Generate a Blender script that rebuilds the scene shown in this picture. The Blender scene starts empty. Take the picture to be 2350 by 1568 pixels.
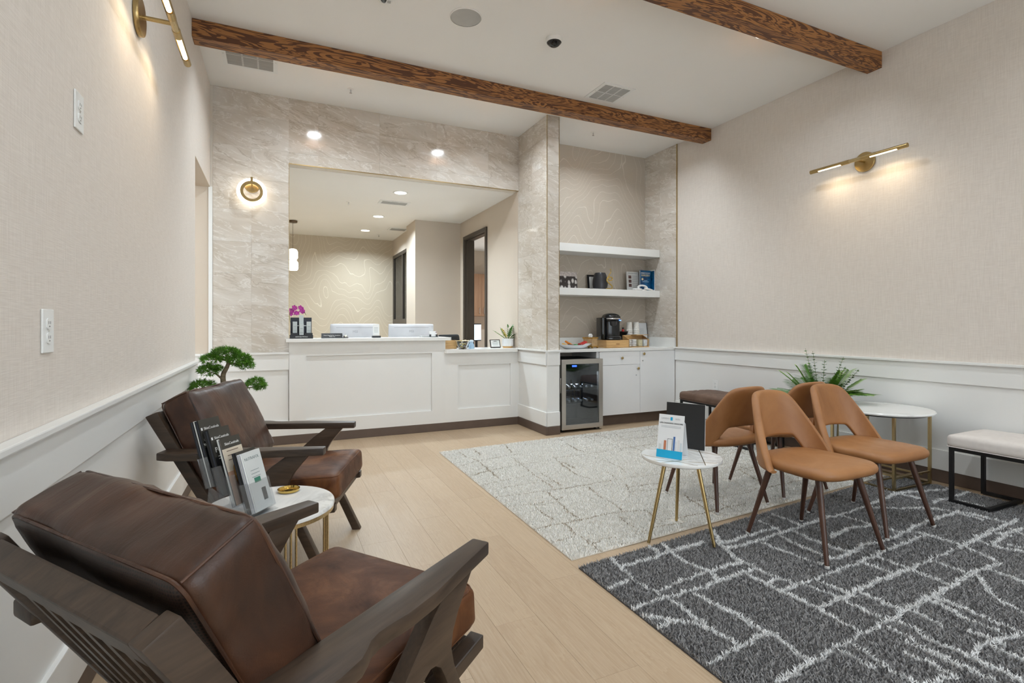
import bpy, bmesh, math, random
import numpy as np
from mathutils import Vector, Matrix, noise as mnoise

# ---------------------------------------------------------------- scene, camera, light, exposure
SC = bpy.context.scene
COL = SC.collection
PI = math.pi
THETA = 0.4302
cam_data = bpy.data.cameras.new('camera')
cam = bpy.data.objects.new('camera', cam_data)
COL.objects.link(cam)
cam.location = (0, 0, 1.1806)
cam.rotation_euler = (PI / 2, 0, -THETA)
cam_data.sensor_width = 36.0
cam_data.lens = 36.0 * 1179.5 / 2350
cam_data.shift_y = -36.5 / 2350
cam_data.clip_start = 0.02
SC.camera = cam

SC.view_settings.view_transform = 'Standard'
SC.view_settings.look = 'None'
SC.view_settings.exposure = -0.06
SC.view_settings.gamma = 1.0
SC.view_settings.use_curve_mapping = False

SC.cycles.use_adaptive_sampling = True; SC.cycles.adaptive_threshold = 0.2; SC.cycles.adaptive_min_samples = 16
SC.cycles.max_bounces = 6; SC.cycles.diffuse_bounces = 3; SC.cycles.glossy_bounces = 3; SC.cycles.transmission_bounces = 6; SC.cycles.transparent_max_bounces = 10
SC.cycles.caustics_reflective = False; SC.cycles.caustics_refractive = False

WORLD = bpy.data.worlds.new('daylight')
SC.world = WORLD
WORLD.use_nodes = True
bg = WORLD.node_tree.nodes['Background']
bg.inputs['Color'].default_value = (0.84, 0.935, 1.0, 1)
bg.inputs['Strength'].default_value = 3.7        # overcast daylight outside the storefront behind the camera

CAN_W = 10.0          # main room recessed lamps
CAN_W_DESK = 30.0     # reception lamps
DESK_COL = (0.76, 0.90, 1.0)
LAMP_COL = (0.84, 0.932, 1.0)

# ---------------------------------------------------------------- room constants (metres)
XL, XR, YB, ZC = -0.5654, 4.5586, 5.586, 3.4509
X1, X2, YP = 2.648, 2.800, 4.868      # pier
ZR = 0.916                            # chair rail top
ZH = 2.798                            # reception window head / reception ceiling
WX0 = 0.115                           # window left jamb
YREAR = -2.6

# ---------------------------------------------------------------- materials
def S(r, g, b):
    f = lambda c: (c / 255 / 12.92) if c / 255 <= 0.04045 else ((c / 255 + 0.055) / 1.055) ** 2.4
    return (f(r), f(g), f(b), 1.0)

class NT:
    def __init__(self, name):
        self.m = bpy.data.materials.new(name)
        self.m.use_nodes = True
        self.t = self.m.node_tree
        self.b = self.t.nodes['Principled BSDF']
    def n(self, kind, **kw):
        x = self.t.nodes.new(kind)
        for k, v in kw.items():
            if hasattr(x, k): setattr(x, k, v)
            else: x.inputs[k.replace('_', ' ')].default_value = v
        return x
    def l(self, a, b): self.t.links.new(a, b)
    def coords(self, scale=(1, 1, 1), rand=0.0, kind='Object', rot=(0, 0, 0)):
        tc = self.n('ShaderNodeTexCoord')
        mp = self.n('ShaderNodeMapping')
        mp.inputs['Scale'].default_value = scale
        mp.inputs['Rotation'].default_value = rot
        self.l(tc.outputs[kind], mp.inputs['Vector'])
        if rand:
            oi = self.n('ShaderNodeObjectInfo')
            mu = self.n('ShaderNodeMath', operation='MULTIPLY'); mu.inputs[1].default_value = rand
            self.l(oi.outputs['Random'], mu.inputs[0])
            cb = self.n('ShaderNodeCombineXYZ')
            for k in range(3): self.l(mu.outputs[0], cb.inputs[k])
            self.l(cb.outputs[0], mp.inputs['Location'])
        return mp.outputs[0]
    def noise(self, vec, scale, detail=3, rough=0.55, dist=0.0):
        x = self.n('ShaderNodeTexNoise')
        x.inputs['Scale'].default_value = scale; x.inputs['Detail'].default_value = detail
        x.inputs['Roughness'].default_value = rough; x.inputs['Distortion'].default_value = dist
        self.l(vec, x.inputs['Vector'])
        return x.outputs['Fac']
    def ramp(self, fac, stops, interp='LINEAR'):
        x = self.n('ShaderNodeValToRGB')
        x.color_ramp.interpolation = interp
        e = x.color_ramp.elements
        while len(e) < len(stops): e.new(0.5)
        for k, (p, c) in enumerate(stops):
            e[k].position = p; e[k].color = c
        self.l(fac, x.inputs['Fac'])
        return x.outputs['Color']
    def math(self, op, a, b=None):
        x = self.n('ShaderNodeMath', operation=op)
        for k, v in enumerate((a, b)):
            if v is None: continue
            if isinstance(v, (int, float)): x.inputs[k].default_value = v
            else: self.l(v, x.inputs[k])
        return x.outputs[0]
    def mix(self, fac, a, b, mode='MIX'):
        x = self.n('ShaderNodeMix', data_type='RGBA', blend_type=mode)
        for key, v in ((0, fac), (6, a), (7, b)):
            if isinstance(v, (int, float)): x.inputs[key].default_value = v
            elif isinstance(v, tuple): x.inputs[key].default_value = v
            else: self.l(v, x.inputs[key])
        return x.outputs[2]
    def bump(self, h, strength=0.2, dist=0.01):
        x = self.n('ShaderNodeBump')
        x.inputs['Strength'].default_value = strength; x.inputs['Distance'].default_value = dist
        self.l(h, x.inputs['Height']); self.l(x.outputs[0], self.b.inputs['Normal'])
    def set(self, color=None, rough=None, metal=None, **kw):
        def put(k, v):
            if v is None: return
            if isinstance(v, (int, float, tuple)): self.b.inputs[k].default_value = v
            else: self.l(v, self.b.inputs[k])
        put('Base Color', color); put('Roughness', rough); put('Metallic', metal)
        for k, v in kw.items(): put(k.replace('_', ' '), v)
        return self.m

MATS = {}
def plain(name, rgb, rough=0.5, metal=0.0, var=0.06, scale=6.0, bump=0.0, bscale=200.0, **kw):
    """procedural paint: base colour with a soft noise variation and an optional fine relief"""
    if name in MATS: return MATS[name]
    t = NT(name)
    v = t.coords(rand=7.0)
    f = t.noise(v, scale, 2)
    c = S(*rgb)
    lo = tuple(x * (1 - var) for x in c[:3]) + (1,); hi = tuple(min(1, x * (1 + var)) for x in c[:3]) + (1,)
    col = t.ramp(f, [(0.3, lo), (0.7, hi)])
    if bump: t.bump(t.noise(v, bscale, 2), bump, 0.002)
    MATS[name] = t.set(col, rough, metal, **kw)
    return MATS[name]

def emit(name, rgb, strength):
    if name in MATS: return MATS[name]
    t = NT(name)
    f = t.noise(t.coords(), 3.0, 1)
    c = S(*rgb)
    col = t.ramp(f, [(0.2, c), (0.8, tuple(min(1, x * 1.03) for x in c[:3]) + (1,))])
    MATS[name] = t.set(c, 0.4, 0.0, Emission_Color=col, Emission_Strength=strength)
    return MATS[name]

def glass(name, rgb=(245, 248, 250), rough=0.02, ior=1.45, alpha=None):
    if name in MATS: return MATS[name]
    t = NT(name)
    r = t.ramp(t.noise(t.coords(), 9.0, 1), [(0.3, (rough,) * 3 + (1,)), (0.7, (rough * 1.3,) * 3 + (1,))])
    MATS[name] = t.set(S(*rgb), r, 0.0, IOR=ior, Transmission_Weight=1.0)
    return MATS[name]

def thin_glass(name, rgb, transp, rough=0.03):
    """thin clear sheet: mostly see-through with a glossy surface"""
    if name in MATS: return MATS[name]
    t = NT(name)
    tr = t.n('ShaderNodeBsdfTransparent'); tr.inputs['Color'].default_value = S(*rgb)
    gl = t.n('ShaderNodeBsdfGlossy'); gl.inputs['Roughness'].default_value = rough
    lw = t.n('ShaderNodeLayerWeight'); lw.inputs['Blend'].default_value = 0.35
    nz = t.noise(t.coords(), 4.0, 1)
    fac = t.math('MULTIPLY', lw.outputs['Fresnel'], t.math('ADD', t.math('MULTIPLY', nz, 0.1), transp))
    ms = t.n('ShaderNodeMixShader')
    t.l(fac, ms.inputs[0]); t.l(tr.outputs[0], ms.inputs[1]); t.l(gl.outputs[0], ms.inputs[2])
    t.l(ms.outputs[0], t.t.nodes['Material Output'].inputs['Surface'])
    MATS[name] = t.m
    return t.m

def m_wallpaper():                      # beige woven vinyl
    t = NT('woven wallcovering')
    v = t.coords(); 
    a = t.noise(t.coords((260, 260, 9)), 1.0, 2); b = t.noise(t.coords((14, 14, 330)), 1.0, 2)
    w = t.math('ADD', a, b)
    big = t.noise(v, 1.1, 2)
    col = t.ramp(w, [(0.35, S(205, 194, 180)), (0.6, S(226, 217, 204))])
    c2 = t.ramp(t.math('MULTIPLY', w, 0.5), [(0.38, S(219, 209, 199)), (0.62, S(231, 222, 213))])
    t.bump(w, 0.25, 0.002)
    return t.set(c2, 0.75)
def m_topo(name, base, line):           # wallpaper with wandering contour lines
    t = NT(name)
    tc = t.n('ShaderNodeTexCoord'); sp = t.n('ShaderNodeSeparateXYZ'); t.l(tc.outputs['Object'], sp.inputs[0])
    n1 = t.noise(t.coords((2.1, 1, 0.8)), 1.0, 1.0, 0.5)
    n2 = t.noise(t.coords((5.0, 1, 3.0)), 1.0, 2.0, 0.5)
    h = t.math('ADD', t.math('MULTIPLY', sp.outputs[2], 1.0), t.math('ADD', t.math('MULTIPLY', n1, 2.3), t.math('MULTIPLY', n2, 0.16)))
    fr = t.math('FRACT', t.math('MULTIPLY', h, 6.5))
    d = t.math('ABSOLUTE', t.math('SUBTRACT', fr, 0.5))
    grain = t.noise(t.coords((180, 180, 180)), 1.0, 2)
    lf = t.ramp(t.math('ADD', d, t.math('MULTIPLY', grain, 0.05)), [(0.040, (1, 1, 1, 1)), (0.062, (0, 0, 0, 1))])
    weave = t.ramp(t.noise(t.coords((40, 40, 400)), 1.0, 2), [(0.3, tuple(x * 0.93 for x in S(*base)[:3]) + (1,)), (0.7, S(*base))])
    col = t.mix(t.math('MULTIPLY', lf, 0.65), weave, S(*line))
    t.bump(grain, 0.08, 0.002)
    return t.set(col, 0.6)
def m_marble():
    t = NT('polished marble tile')
    v = t.coords(rand=40.0, rot=(-0.27, -0.27, 0.0))
    mp = t.n('ShaderNodeMapping'); mp.inputs['Scale'].default_value = (0.75, 0.9, 2.7); t.l(v, mp.inputs['Vector'])
    vs = mp.outputs[0]
    cloud = t.noise(vs, 1.5, 5, 0.62, 0.8)
    base = t.ramp(cloud, [(0.25, S(190, 178, 162)), (0.5, S(209, 200, 189)), (0.75, S(222, 216, 208))])
    vn = t.noise(vs, 1.7, 7, 0.62, 1.3)
    vein = t.ramp(t.math('ABSOLUTE', t.math('SUBTRACT', vn, 0.5)), [(0.0, (1, 1, 1, 1)), (0.022, (0, 0, 0, 1))])
    mask = t.ramp(t.noise(v, 1.7, 3), [(0.40, (0, 0, 0, 1)), (0.58, (1, 1, 1, 1))])
    vv = t.math('MULTIPLY', vein, mask)
    light = t.ramp(t.math('ABSOLUTE', t.math('SUBTRACT', t.noise(vs, 3.1, 6, 0.6, 1.2), 0.5)), [(0.0, (1, 1, 1, 1)), (0.022, (0, 0, 0, 1))])
    c = t.mix(t.math('MULTIPLY', light, 0.5), base, S(242, 239, 234))
    c = t.mix(t.math('MULTIPLY', vv, 0.5), c, S(158, 143, 123))
    return t.set(c, 0.1, 0.0, Specular_IOR_Level=0.55)
def m_oak():
    t = NT('pale oak plank')
    v = t.coords((1, 1, 1), rand=31.0)
    g = t.noise(t.coords((16, 1.6, 1), rand=31.0), 1.0, 4, 0.6, 1.4)
    fine = t.noise(t.coords((150, 5, 1), rand=31.0), 1.0, 3, 0.6)
    ring = t.math('FRACT', t.math('MULTIPLY', g, 7.0))
    knot = t.ramp(t.noise(t.coords((5.0, 1.7, 1), rand=31.0), 1.0, 2), [(0.66, (0, 0, 0, 1)), (0.82, (1, 1, 1, 1))])
    oi = t.n('ShaderNodeObjectInfo')
    tone = t.ramp(oi.outputs['Random'], [(0.0, S(188, 162, 132)), (0.5, S(195, 170, 140)), (1.0, S(202, 178, 149))])
    c = t.mix(t.math('MULTIPLY', ring, 0.34), tone, S(160, 126, 90))
    c = t.mix(t.math('MULTIPLY', knot, 0.5), c, S(160, 120, 82))
    c = t.mix(t.math('MULTIPLY', fine, 0.42), c, S(240, 224, 202))
    c = t.mix(1.0, c, (.78, .745, .70, 1), 'MULTIPLY')
    t.bump(fine, 0.08, 0.001)
    return t.set(c, 0.42)
def m_beam():
    t = NT('stained fir beam')
    n1 = t.noise(t.coords((1.15, 8, 11)), 1.0, 3.0, 0.6, 1.3)
    ring = t.math('SINE', t.math('MULTIPLY', n1, 62.0))
    col = t.ramp(t.math('ADD', t.math('MULTIPLY', ring, 0.5), 0.5), [(0.40, S(84, 48, 27)), (0.52, S(170, 116, 64))])
    streak = t.noise(t.coords((2.0, 60, 60)), 1.0, 3)
    col = t.mix(t.math('MULTIPLY', streak, 0.30), col, S(120, 74, 38))
    t.bump(ring, 0.15, 0.004)
    return t.set(col, 0.5)
def m_walnut(name='walnut frame', a=(50, 39, 31), b=(80, 64, 51), sc=(2.0, 22, 22), rough=0.42):
    if name in MATS: return MATS[name]
    t = NT(name)
    g = t.noise(t.coords(sc), 1.0, 4, 0.6, 0.8)
    f = t.noise(t.coords(tuple(5 * x for x in sc)), 1.0, 3)
    col = t.ramp(t.math('ADD', t.math('MULTIPLY', g, 0.7), t.math('MULTIPLY', f, 0.3)), [(0.35, S(*a)), (0.65, S(*b))])
    t.bump(f, 0.06, 0.002)
    MATS[name] = t.set(col, rough)
    return MATS[name]
def m_leather(name, dark, mid, light, rough=0.38, sc=5.0, wr=0.5, perf=False, spec=0.5):
    if name in MATS: return MATS[name]
    t = NT(name)
    v = t.coords(rand=3.0)
    cl = t.noise(v, sc, 5, 0.62, 0.8)
    col = t.ramp(cl, [(0.3, S(*dark)), (0.52, S(*mid)), (0.75, S(*light))])
    vo = t.n('ShaderNodeTexVoronoi'); vo.inputs['Scale'].default_value = 320.0; t.l(v, vo.inputs['Vector'])
    wrk = t.noise(t.coords((5, 16, 5), rand=3.0), 1.0, 4, 0.55, 1.5)
    h = t.math('ADD', t.math('MULTIPLY', vo.outputs['Distance'], 0.05), t.math('MULTIPLY', wrk, wr))
    rg = t.ramp(cl, [(0.3, (rough + .1,) * 3 + (1,)), (0.7, (rough - .06,) * 3 + (1,))])
    if perf:
        tc = t.n('ShaderNodeTexCoord'); sp = t.n('ShaderNodeSeparateXYZ'); t.l(tc.outputs['Object'], sp.inputs[0])
        cb = t.n('ShaderNodeCombineXYZ')
        t.l(t.math('ADD', t.math('MULTIPLY', sp.outputs[0], -0.431), t.math('MULTIPLY', sp.outputs[2], 0.902)), cb.inputs[0]); t.l(sp.outputs[1], cb.inputs[1])
        v2 = t.n('ShaderNodeTexVoronoi', voronoi_dimensions='2D'); v2.inputs['Scale'].default_value = 165.0; v2.inputs['Randomness'].default_value = 0.0
        t.l(cb.outputs[0], v2.inputs['Vector'])
        holes = t.ramp(v2.outputs['Distance'], [(0.26, (1, 1, 1, 1)), (0.34, (0, 0, 0, 1))])
        col = t.mix(holes, col, S(14, 10, 9))
    t.bump(h, 0.35, 0.006)
    MATS[name] = t.set(col, rg, 0.0, Specular_IOR_Level=spec)
    return MATS[name]
def m_stone(name, base, vein, scale=3.0, rough=0.15):
    if name in MATS: return MATS[name]
    t = NT(name)
    v = t.coords(rand=9.0)
    n1 = t.noise(v, scale, 6, 0.6, 1.4)
    ve = t.ramp(t.math('ABSOLUTE', t.math('SUBTRACT', n1, 0.5)), [(0.0, (1, 1, 1, 1)), (0.05, (0, 0, 0, 1))])
    msk = t.ramp(t.noise(v, scale * 0.9, 2), [(0.45, (0, 0, 0, 1)), (0.65, (1, 1, 1, 1))])
    c = t.mix(t.math('MULTIPLY', t.math('MULTIPLY', ve, msk), 0.6), S(*base), S(*vein))
    MATS[name] = t.set(c, rough)
    return MATS[name]
def m_brushed(name, rgb, rough=0.32, sc=(300, 300, 1500)):
    if name in MATS: return MATS[name]
    t = NT(name)
    f = t.noise(t.coords(sc), 1.0, 3)
    c = S(*rgb)
    col = t.ramp(f, [(0.3, tuple(x * .95 for x in c[:3]) + (1,)), (0.7, c)])
    rg = t.ramp(f, [(0.3, (rough - .06,) * 3 + (1,)), (0.7, (rough + .08,) * 3 + (1,))])
    MATS[name] = t.set(col, rg, 1.0)
    return MATS[name]
def m_pile(name, lo, hi):
    t = NT(name)
    f = t.noise(t.coords(), 55.0, 3, 0.7)
    col = t.ramp(f, [(0.25, S(*lo)), (0.75, S(*hi))])
    t.set(col, 0.95)
    t.b.inputs['Specular IOR Level'].default_value = 0.1
    t.b.inputs['Sheen Weight'].default_value = 0.15
    return t.m

WALLP = m_wallpaper(); MARBLE = m_marble(); OAK = m_oak(); BEAM = m_beam()
TOPO = m_topo('contour wallpaper', (196, 184, 169), (222, 213, 201))
CEIL = plain('ceiling paint', (241, 238, 234), 0.9, var=0.012, scale=1.5, bump=0.04)
WHITE = plain('white lacquer trim', (235, 234, 231), 0.33, var=0.012, scale=2.0)
CABW = plain('white cabinet front', (238, 238, 238), 0.35, var=0.012, scale=2.0)
QUARTZ = plain('white quartz', (238, 237, 233), 0.22, var=0.02, scale=14)
BEIGE = plain('beige wall paint', (210, 196, 180), 0.85, var=0.02, scale=1.2, bump=0.03)
BASEB = plain('brown rubber base', (96, 80, 70), 0.5, var=0.06, scale=8)
BRASS = m_brushed('brushed brass', (184, 160, 112), 0.30)
GOLD = m_brushed('champagne gold', (196, 176, 134), 0.28)
STEEL = m_brushed('brushed steel', (208, 203, 196), 0.36)
CHROME = m_brushed('chrome', (215, 215, 218), 0.12)
BLACK = plain('black plastic', (18, 18, 20), 0.35, var=0.2)
BLACKM = plain('black painted metal', (22, 21, 22), 0.42, var=0.15)
WALNUT = m_walnut()
PAPER = plain('white paper', (235, 235, 233), 0.7, var=0.01)
DKFRAME = plain('dark bronze frame', (74, 66, 58), 0.4, var=0.05)
GROUT = plain('pale grout', (222, 214, 203), 0.9, var=0.03)

# ---------------------------------------------------------------- mesh helpers
class MB:
    """collects shapes into one mesh"""
    def __init__(self): self.v = []; self.f = []
    def add(self, vs, fs):
        o = len(self.v); self.v += [tuple(p) for p in vs]; self.f += [tuple(i + o for i in q) for q in fs]; return self
    def box(self, x0, x1, y0, y1, z0, z1):
        return self.add([(x0, y0, z0), (x1, y0, z0), (x1, y1, z0), (x0, y1, z0), (x0, y0, z1), (x1, y0, z1), (x1, y1, z1), (x0, y1, z1)],
                        [(0, 3, 2, 1), (4, 5, 6, 7), (0, 1, 5, 4), (1, 2, 6, 5), (2, 3, 7, 6), (3, 0, 4, 7)])
    def tube(self, pts, r, n=12, cap=True, closed=False):
        pts = [Vector(p) for p in pts]; N = len(pts)
        rs = r if isinstance(r, (list, tuple)) else [r] * N
        vs = []; fs = []; up = None
        for i, p in enumerate(pts):
            a = pts[(i - 1) % N] if (closed or i > 0) else p
            b = pts[(i + 1) % N] if (closed or i < N - 1) else p
            d = (b - a).normalized()
            if up is None:
                up = Vector((0, 0, 1)) if abs(d.z) < 0.9 else Vector((1, 0, 0))
            s = d.cross(up)
            if s.length < 1e-6: s = d.cross(Vector((0, 1, 0)))
            s.normalize(); up = s.cross(d).normalized()
            for k in range(n):
                an = 2 * PI * k / n
                vs.append(p + (s * math.cos(an) + up * math.sin(an)) * rs[i])
        for i in range(N if closed else N - 1):
            j = (i + 1) % N
            for k in range(n):
                q = (k + 1) % n
                fs.append((i * n + k, i * n + q, j * n + q, j * n + k))
        if cap and not closed:
            fs.append(tuple(range(n - 1, -1, -1))); fs.append(tuple((N - 1) * n + k for k in range(n)))
        return self.add(vs, fs)
    def lathe(self, prof, n=24, c=(0, 0, 0), cap=True):
        vs = []; fs = []; N = len(prof)
        for r, z in prof:
            for k in range(n):
                a = 2 * PI * k / n
                vs.append((c[0] + r * math.cos(a), c[1] + r * math.sin(a), c[2] + z))
        for i in range(N - 1):
            for k in range(n):
                q = (k + 1) % n
                fs.append((i * n + k, i * n + q, (i + 1) * n + q, (i + 1) * n + k))
        if cap:
            if prof[0][0] > 1e-5: fs.append(tuple(range(n - 1, -1, -1)))
            if prof[-1][0] > 1e-5: fs.append(tuple((N - 1) * n + k for k in range(n)))
        return self.add(vs, fs)
    def prism(self, poly, a, b, axis='y'):
        """2-D outline swept between a and b along axis; poly coords are the other two axes in order"""
        n = len(poly)
        def P(p, t):
            return {'y': (p[0], t, p[1]), 'x': (t, p[0], p[1]), 'z': (p[0], p[1], t)}[axis]
        vs = [P(p, a) for p in poly] + [P(p, b) for p in poly]
        fs = [tuple(range(n)), tuple(range(2 * n - 1, n - 1, -1))] + [(i, i + n, (i + 1) % n + n, (i + 1) % n) for i in range(n)]
        return self.add(vs, fs)
    def loft(self, rings, cap=True, closed=True):
        n = len(rings[0]); vs = [p for r in rings for p in r]; fs = []
        for i in range(len(rings) - 1):
            for k in range(n if closed else n - 1):
                q = (k + 1) % n
                fs.append((i * n + k, i * n + q, (i + 1) * n + q, (i + 1) * n + k))
        if cap and closed:
            fs.append(tuple(range(n - 1, -1, -1))); fs.append(tuple((len(rings) - 1) * n + k for k in range(n)))
        return self.add(vs, fs)
    def xf(self, M):
        self.v = [tuple(M @ Vector(p)) for p in self.v]; return self
    def mesh(self, name, bevel=0.0, seg=2, smooth=False):
        me = bpy.data.meshes.new(name)
        me.from_pydata(self.v, [], self.f)
        bm = bmesh.new(); bm.from_mesh(me)
        bmesh.ops.recalc_face_normals(bm, faces=bm.faces)
        if bevel:
            es = [e for e in bm.edges if len(e.link_faces) == 2 and e.calc_face_angle(0) > 0.6]
            bmesh.ops.bevel(bm, geom=es, offset=bevel, segments=seg, affect='EDGES', profile=0.6, clamp_overlap=True)
        bm.to_mesh(me); bm.free()
        if smooth: shade(me)
        return me
    def build(self, name, mat, parent=None, bevel=0.0, seg=2, smooth=False, loc=None, rot=None):
        return link(name, self.mesh(name, bevel, seg, smooth), mat, parent, loc, rot)

def shade(me, angle=0.7):
    me.polygons.foreach_set('use_smooth', [True] * len(me.polygons))
    try: me.set_sharp_from_angle(angle=angle)
    except Exception: pass

def link(name, me, mat, parent=None, loc=None, rot=None):
    o = bpy.data.objects.new(name, me)
    if mat is not None and len(me.materials) == 0: me.materials.append(mat)
    COL.objects.link(o)
    if parent is not None: o.parent = parent
    if loc: o.location = loc
    if rot: o.rotation_euler = rot
    return o
def tag(o, label=None, cat=None, group=None, kind=None):
    if label: o['label'] = label
    if cat: o['category'] = cat
    if group: o['group'] = group
    if kind: o['kind'] = kind
    return o
def thing(name, label, cat, loc=(0, 0, 0), rz=0.0, group=None):
    o = bpy.data.objects.new(name, None); COL.objects.link(o)
    o.empty_display_size = 0.1; o.location = loc; o.rotation_euler = (0, 0, rz)
    return tag(o, label, cat, group)
def struct(o): o['kind'] = 'structure'; return o
def copy_tree(o, parent=None):
    c = o.copy(); COL.objects.link(c)
    if parent is not None: c.parent = parent
    for ch in list(o.children): copy_tree(ch, c)
    return c
def B(*a): return MB().box(*a)
def rounded(lx, ly, lz, r, n=8, crown=0.0, crown_b=0.0, wob=0.0, wsc=6.0, seed=0):
    """rounded pillow block centred on the origin, optional crowned top and soft wobble"""
    bm = bmesh.new()
    bmesh.ops.create_cube(bm, size=2.0)
    bmesh.ops.subdivide_edges(bm, edges=bm.edges[:], cuts=n, use_grid_fill=True)
    hx, hy, hz = lx / 2, ly / 2, lz / 2
    for v in bm.verts:
        p = v.co
        # push samples towards the edges so the rounding is well resolved
        q = [math.copysign(1 - (1 - abs(c)) ** 1.35, c) for c in p]
        s = Vector((q[0] * hx, q[1] * hy, q[2] * hz))
        rr = min(r, hx, hy, hz)
        inner = Vector((max(-hx + rr, min(hx - rr, s.x)), max(-hy + rr, min(hy - rr, s.y)), max(-hz + rr, min(hz - rr, s.z))))
        d = s - inner
        if d.length > 1e-7: s = inner + d.normalized() * rr
        fx = max(0, 1 - (s.x / hx) ** 2); fy = max(0, 1 - (s.y / hy) ** 2)
        if s.z > 0: s.z += crown * (fx * fy) ** 0.5 * (s.z / hz)
        else: s.z += -crown_b * (fx * fy) ** 0.5 * (-s.z / hz)
        if wob:
            s += mnoise.noise_vector(s * wsc + Vector((seed, 0, 0))) * wob
        v.co = s
    me = bpy.data.meshes.new('pillow'); bm.to_mesh(me); bm.free(); shade(me, 1.2)
    return me
def xform_mesh(me, M): me.transform(M); return me
def text_mesh(s, size, depth=0.0004, align='CENTER', bold=False):
    cu = bpy.data.curves.new('lettering', 'FONT'); cu.body = s; cu.size = size; cu.extrude = depth; cu.align_x = align; cu.align_y = 'CENTER'
    cu.resolution_u = 2
    if bold: cu.offset = size * 0.012
    o = bpy.data.objects.new('lettering', cu)
    COL.objects.link(o)
    dg = bpy.context.evaluated_depsgraph_get()
    me = bpy.data.meshes.new_from_object(o.evaluated_get(dg))
    bpy.data.objects.remove(o)
    return me
def lettering(name, s, size, mat, parent, M, align='CENTER', bold=False):
    """flat printed writing; M maps text plane (x right, y up, z out) into the parent's space"""
    me = text_mesh(s, size, align=align, bold=bold); me.transform(M)
    return link(name, me, mat, parent)
FRONT = Matrix.Rotation(PI / 2, 4, 'X')            # text plane -> faces -y, upright
def place(x, y, z, base=FRONT): return Matrix.Translation((x, y, z)) @ base
def superellipse(a, b, p, n, cx=0, cy=0):
    out = []
    for k in range(n):
        t = 2 * PI * k / n; c, s = math.cos(t), math.sin(t)
        out.append((cx + a * math.copysign(abs(c) ** (2 / p), c), cy + b * math.copysign(abs(s) ** (2 / p), s)))
    return out
def smooth_poly(pts, it=2):
    for _ in range(it):
        q = []
        for i in range(len(pts)):
            a, b = pts[i], pts[(i + 1) % len(pts)]
            q += [(a[0] * .75 + b[0] * .25, a[1] * .75 + b[1] * .25), (a[0] * .25 + b[0] * .75, a[1] * .25 + b[1] * .75)]
        pts = q
    return pts
def smooth_line(pts, it=2):
    pts = [tuple(p) for p in pts]
    for _ in range(it):
        q = [pts[0]]
        for a, b in zip(pts[:-1], pts[1:]):
            q += [tuple(x * .75 + y * .25 for x, y in zip(a, b)), tuple(x * .25 + y * .75 for x, y in zip(a, b))]
        pts = q + [pts[-1]]
    return pts
RNG = random.Random(11)
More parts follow.
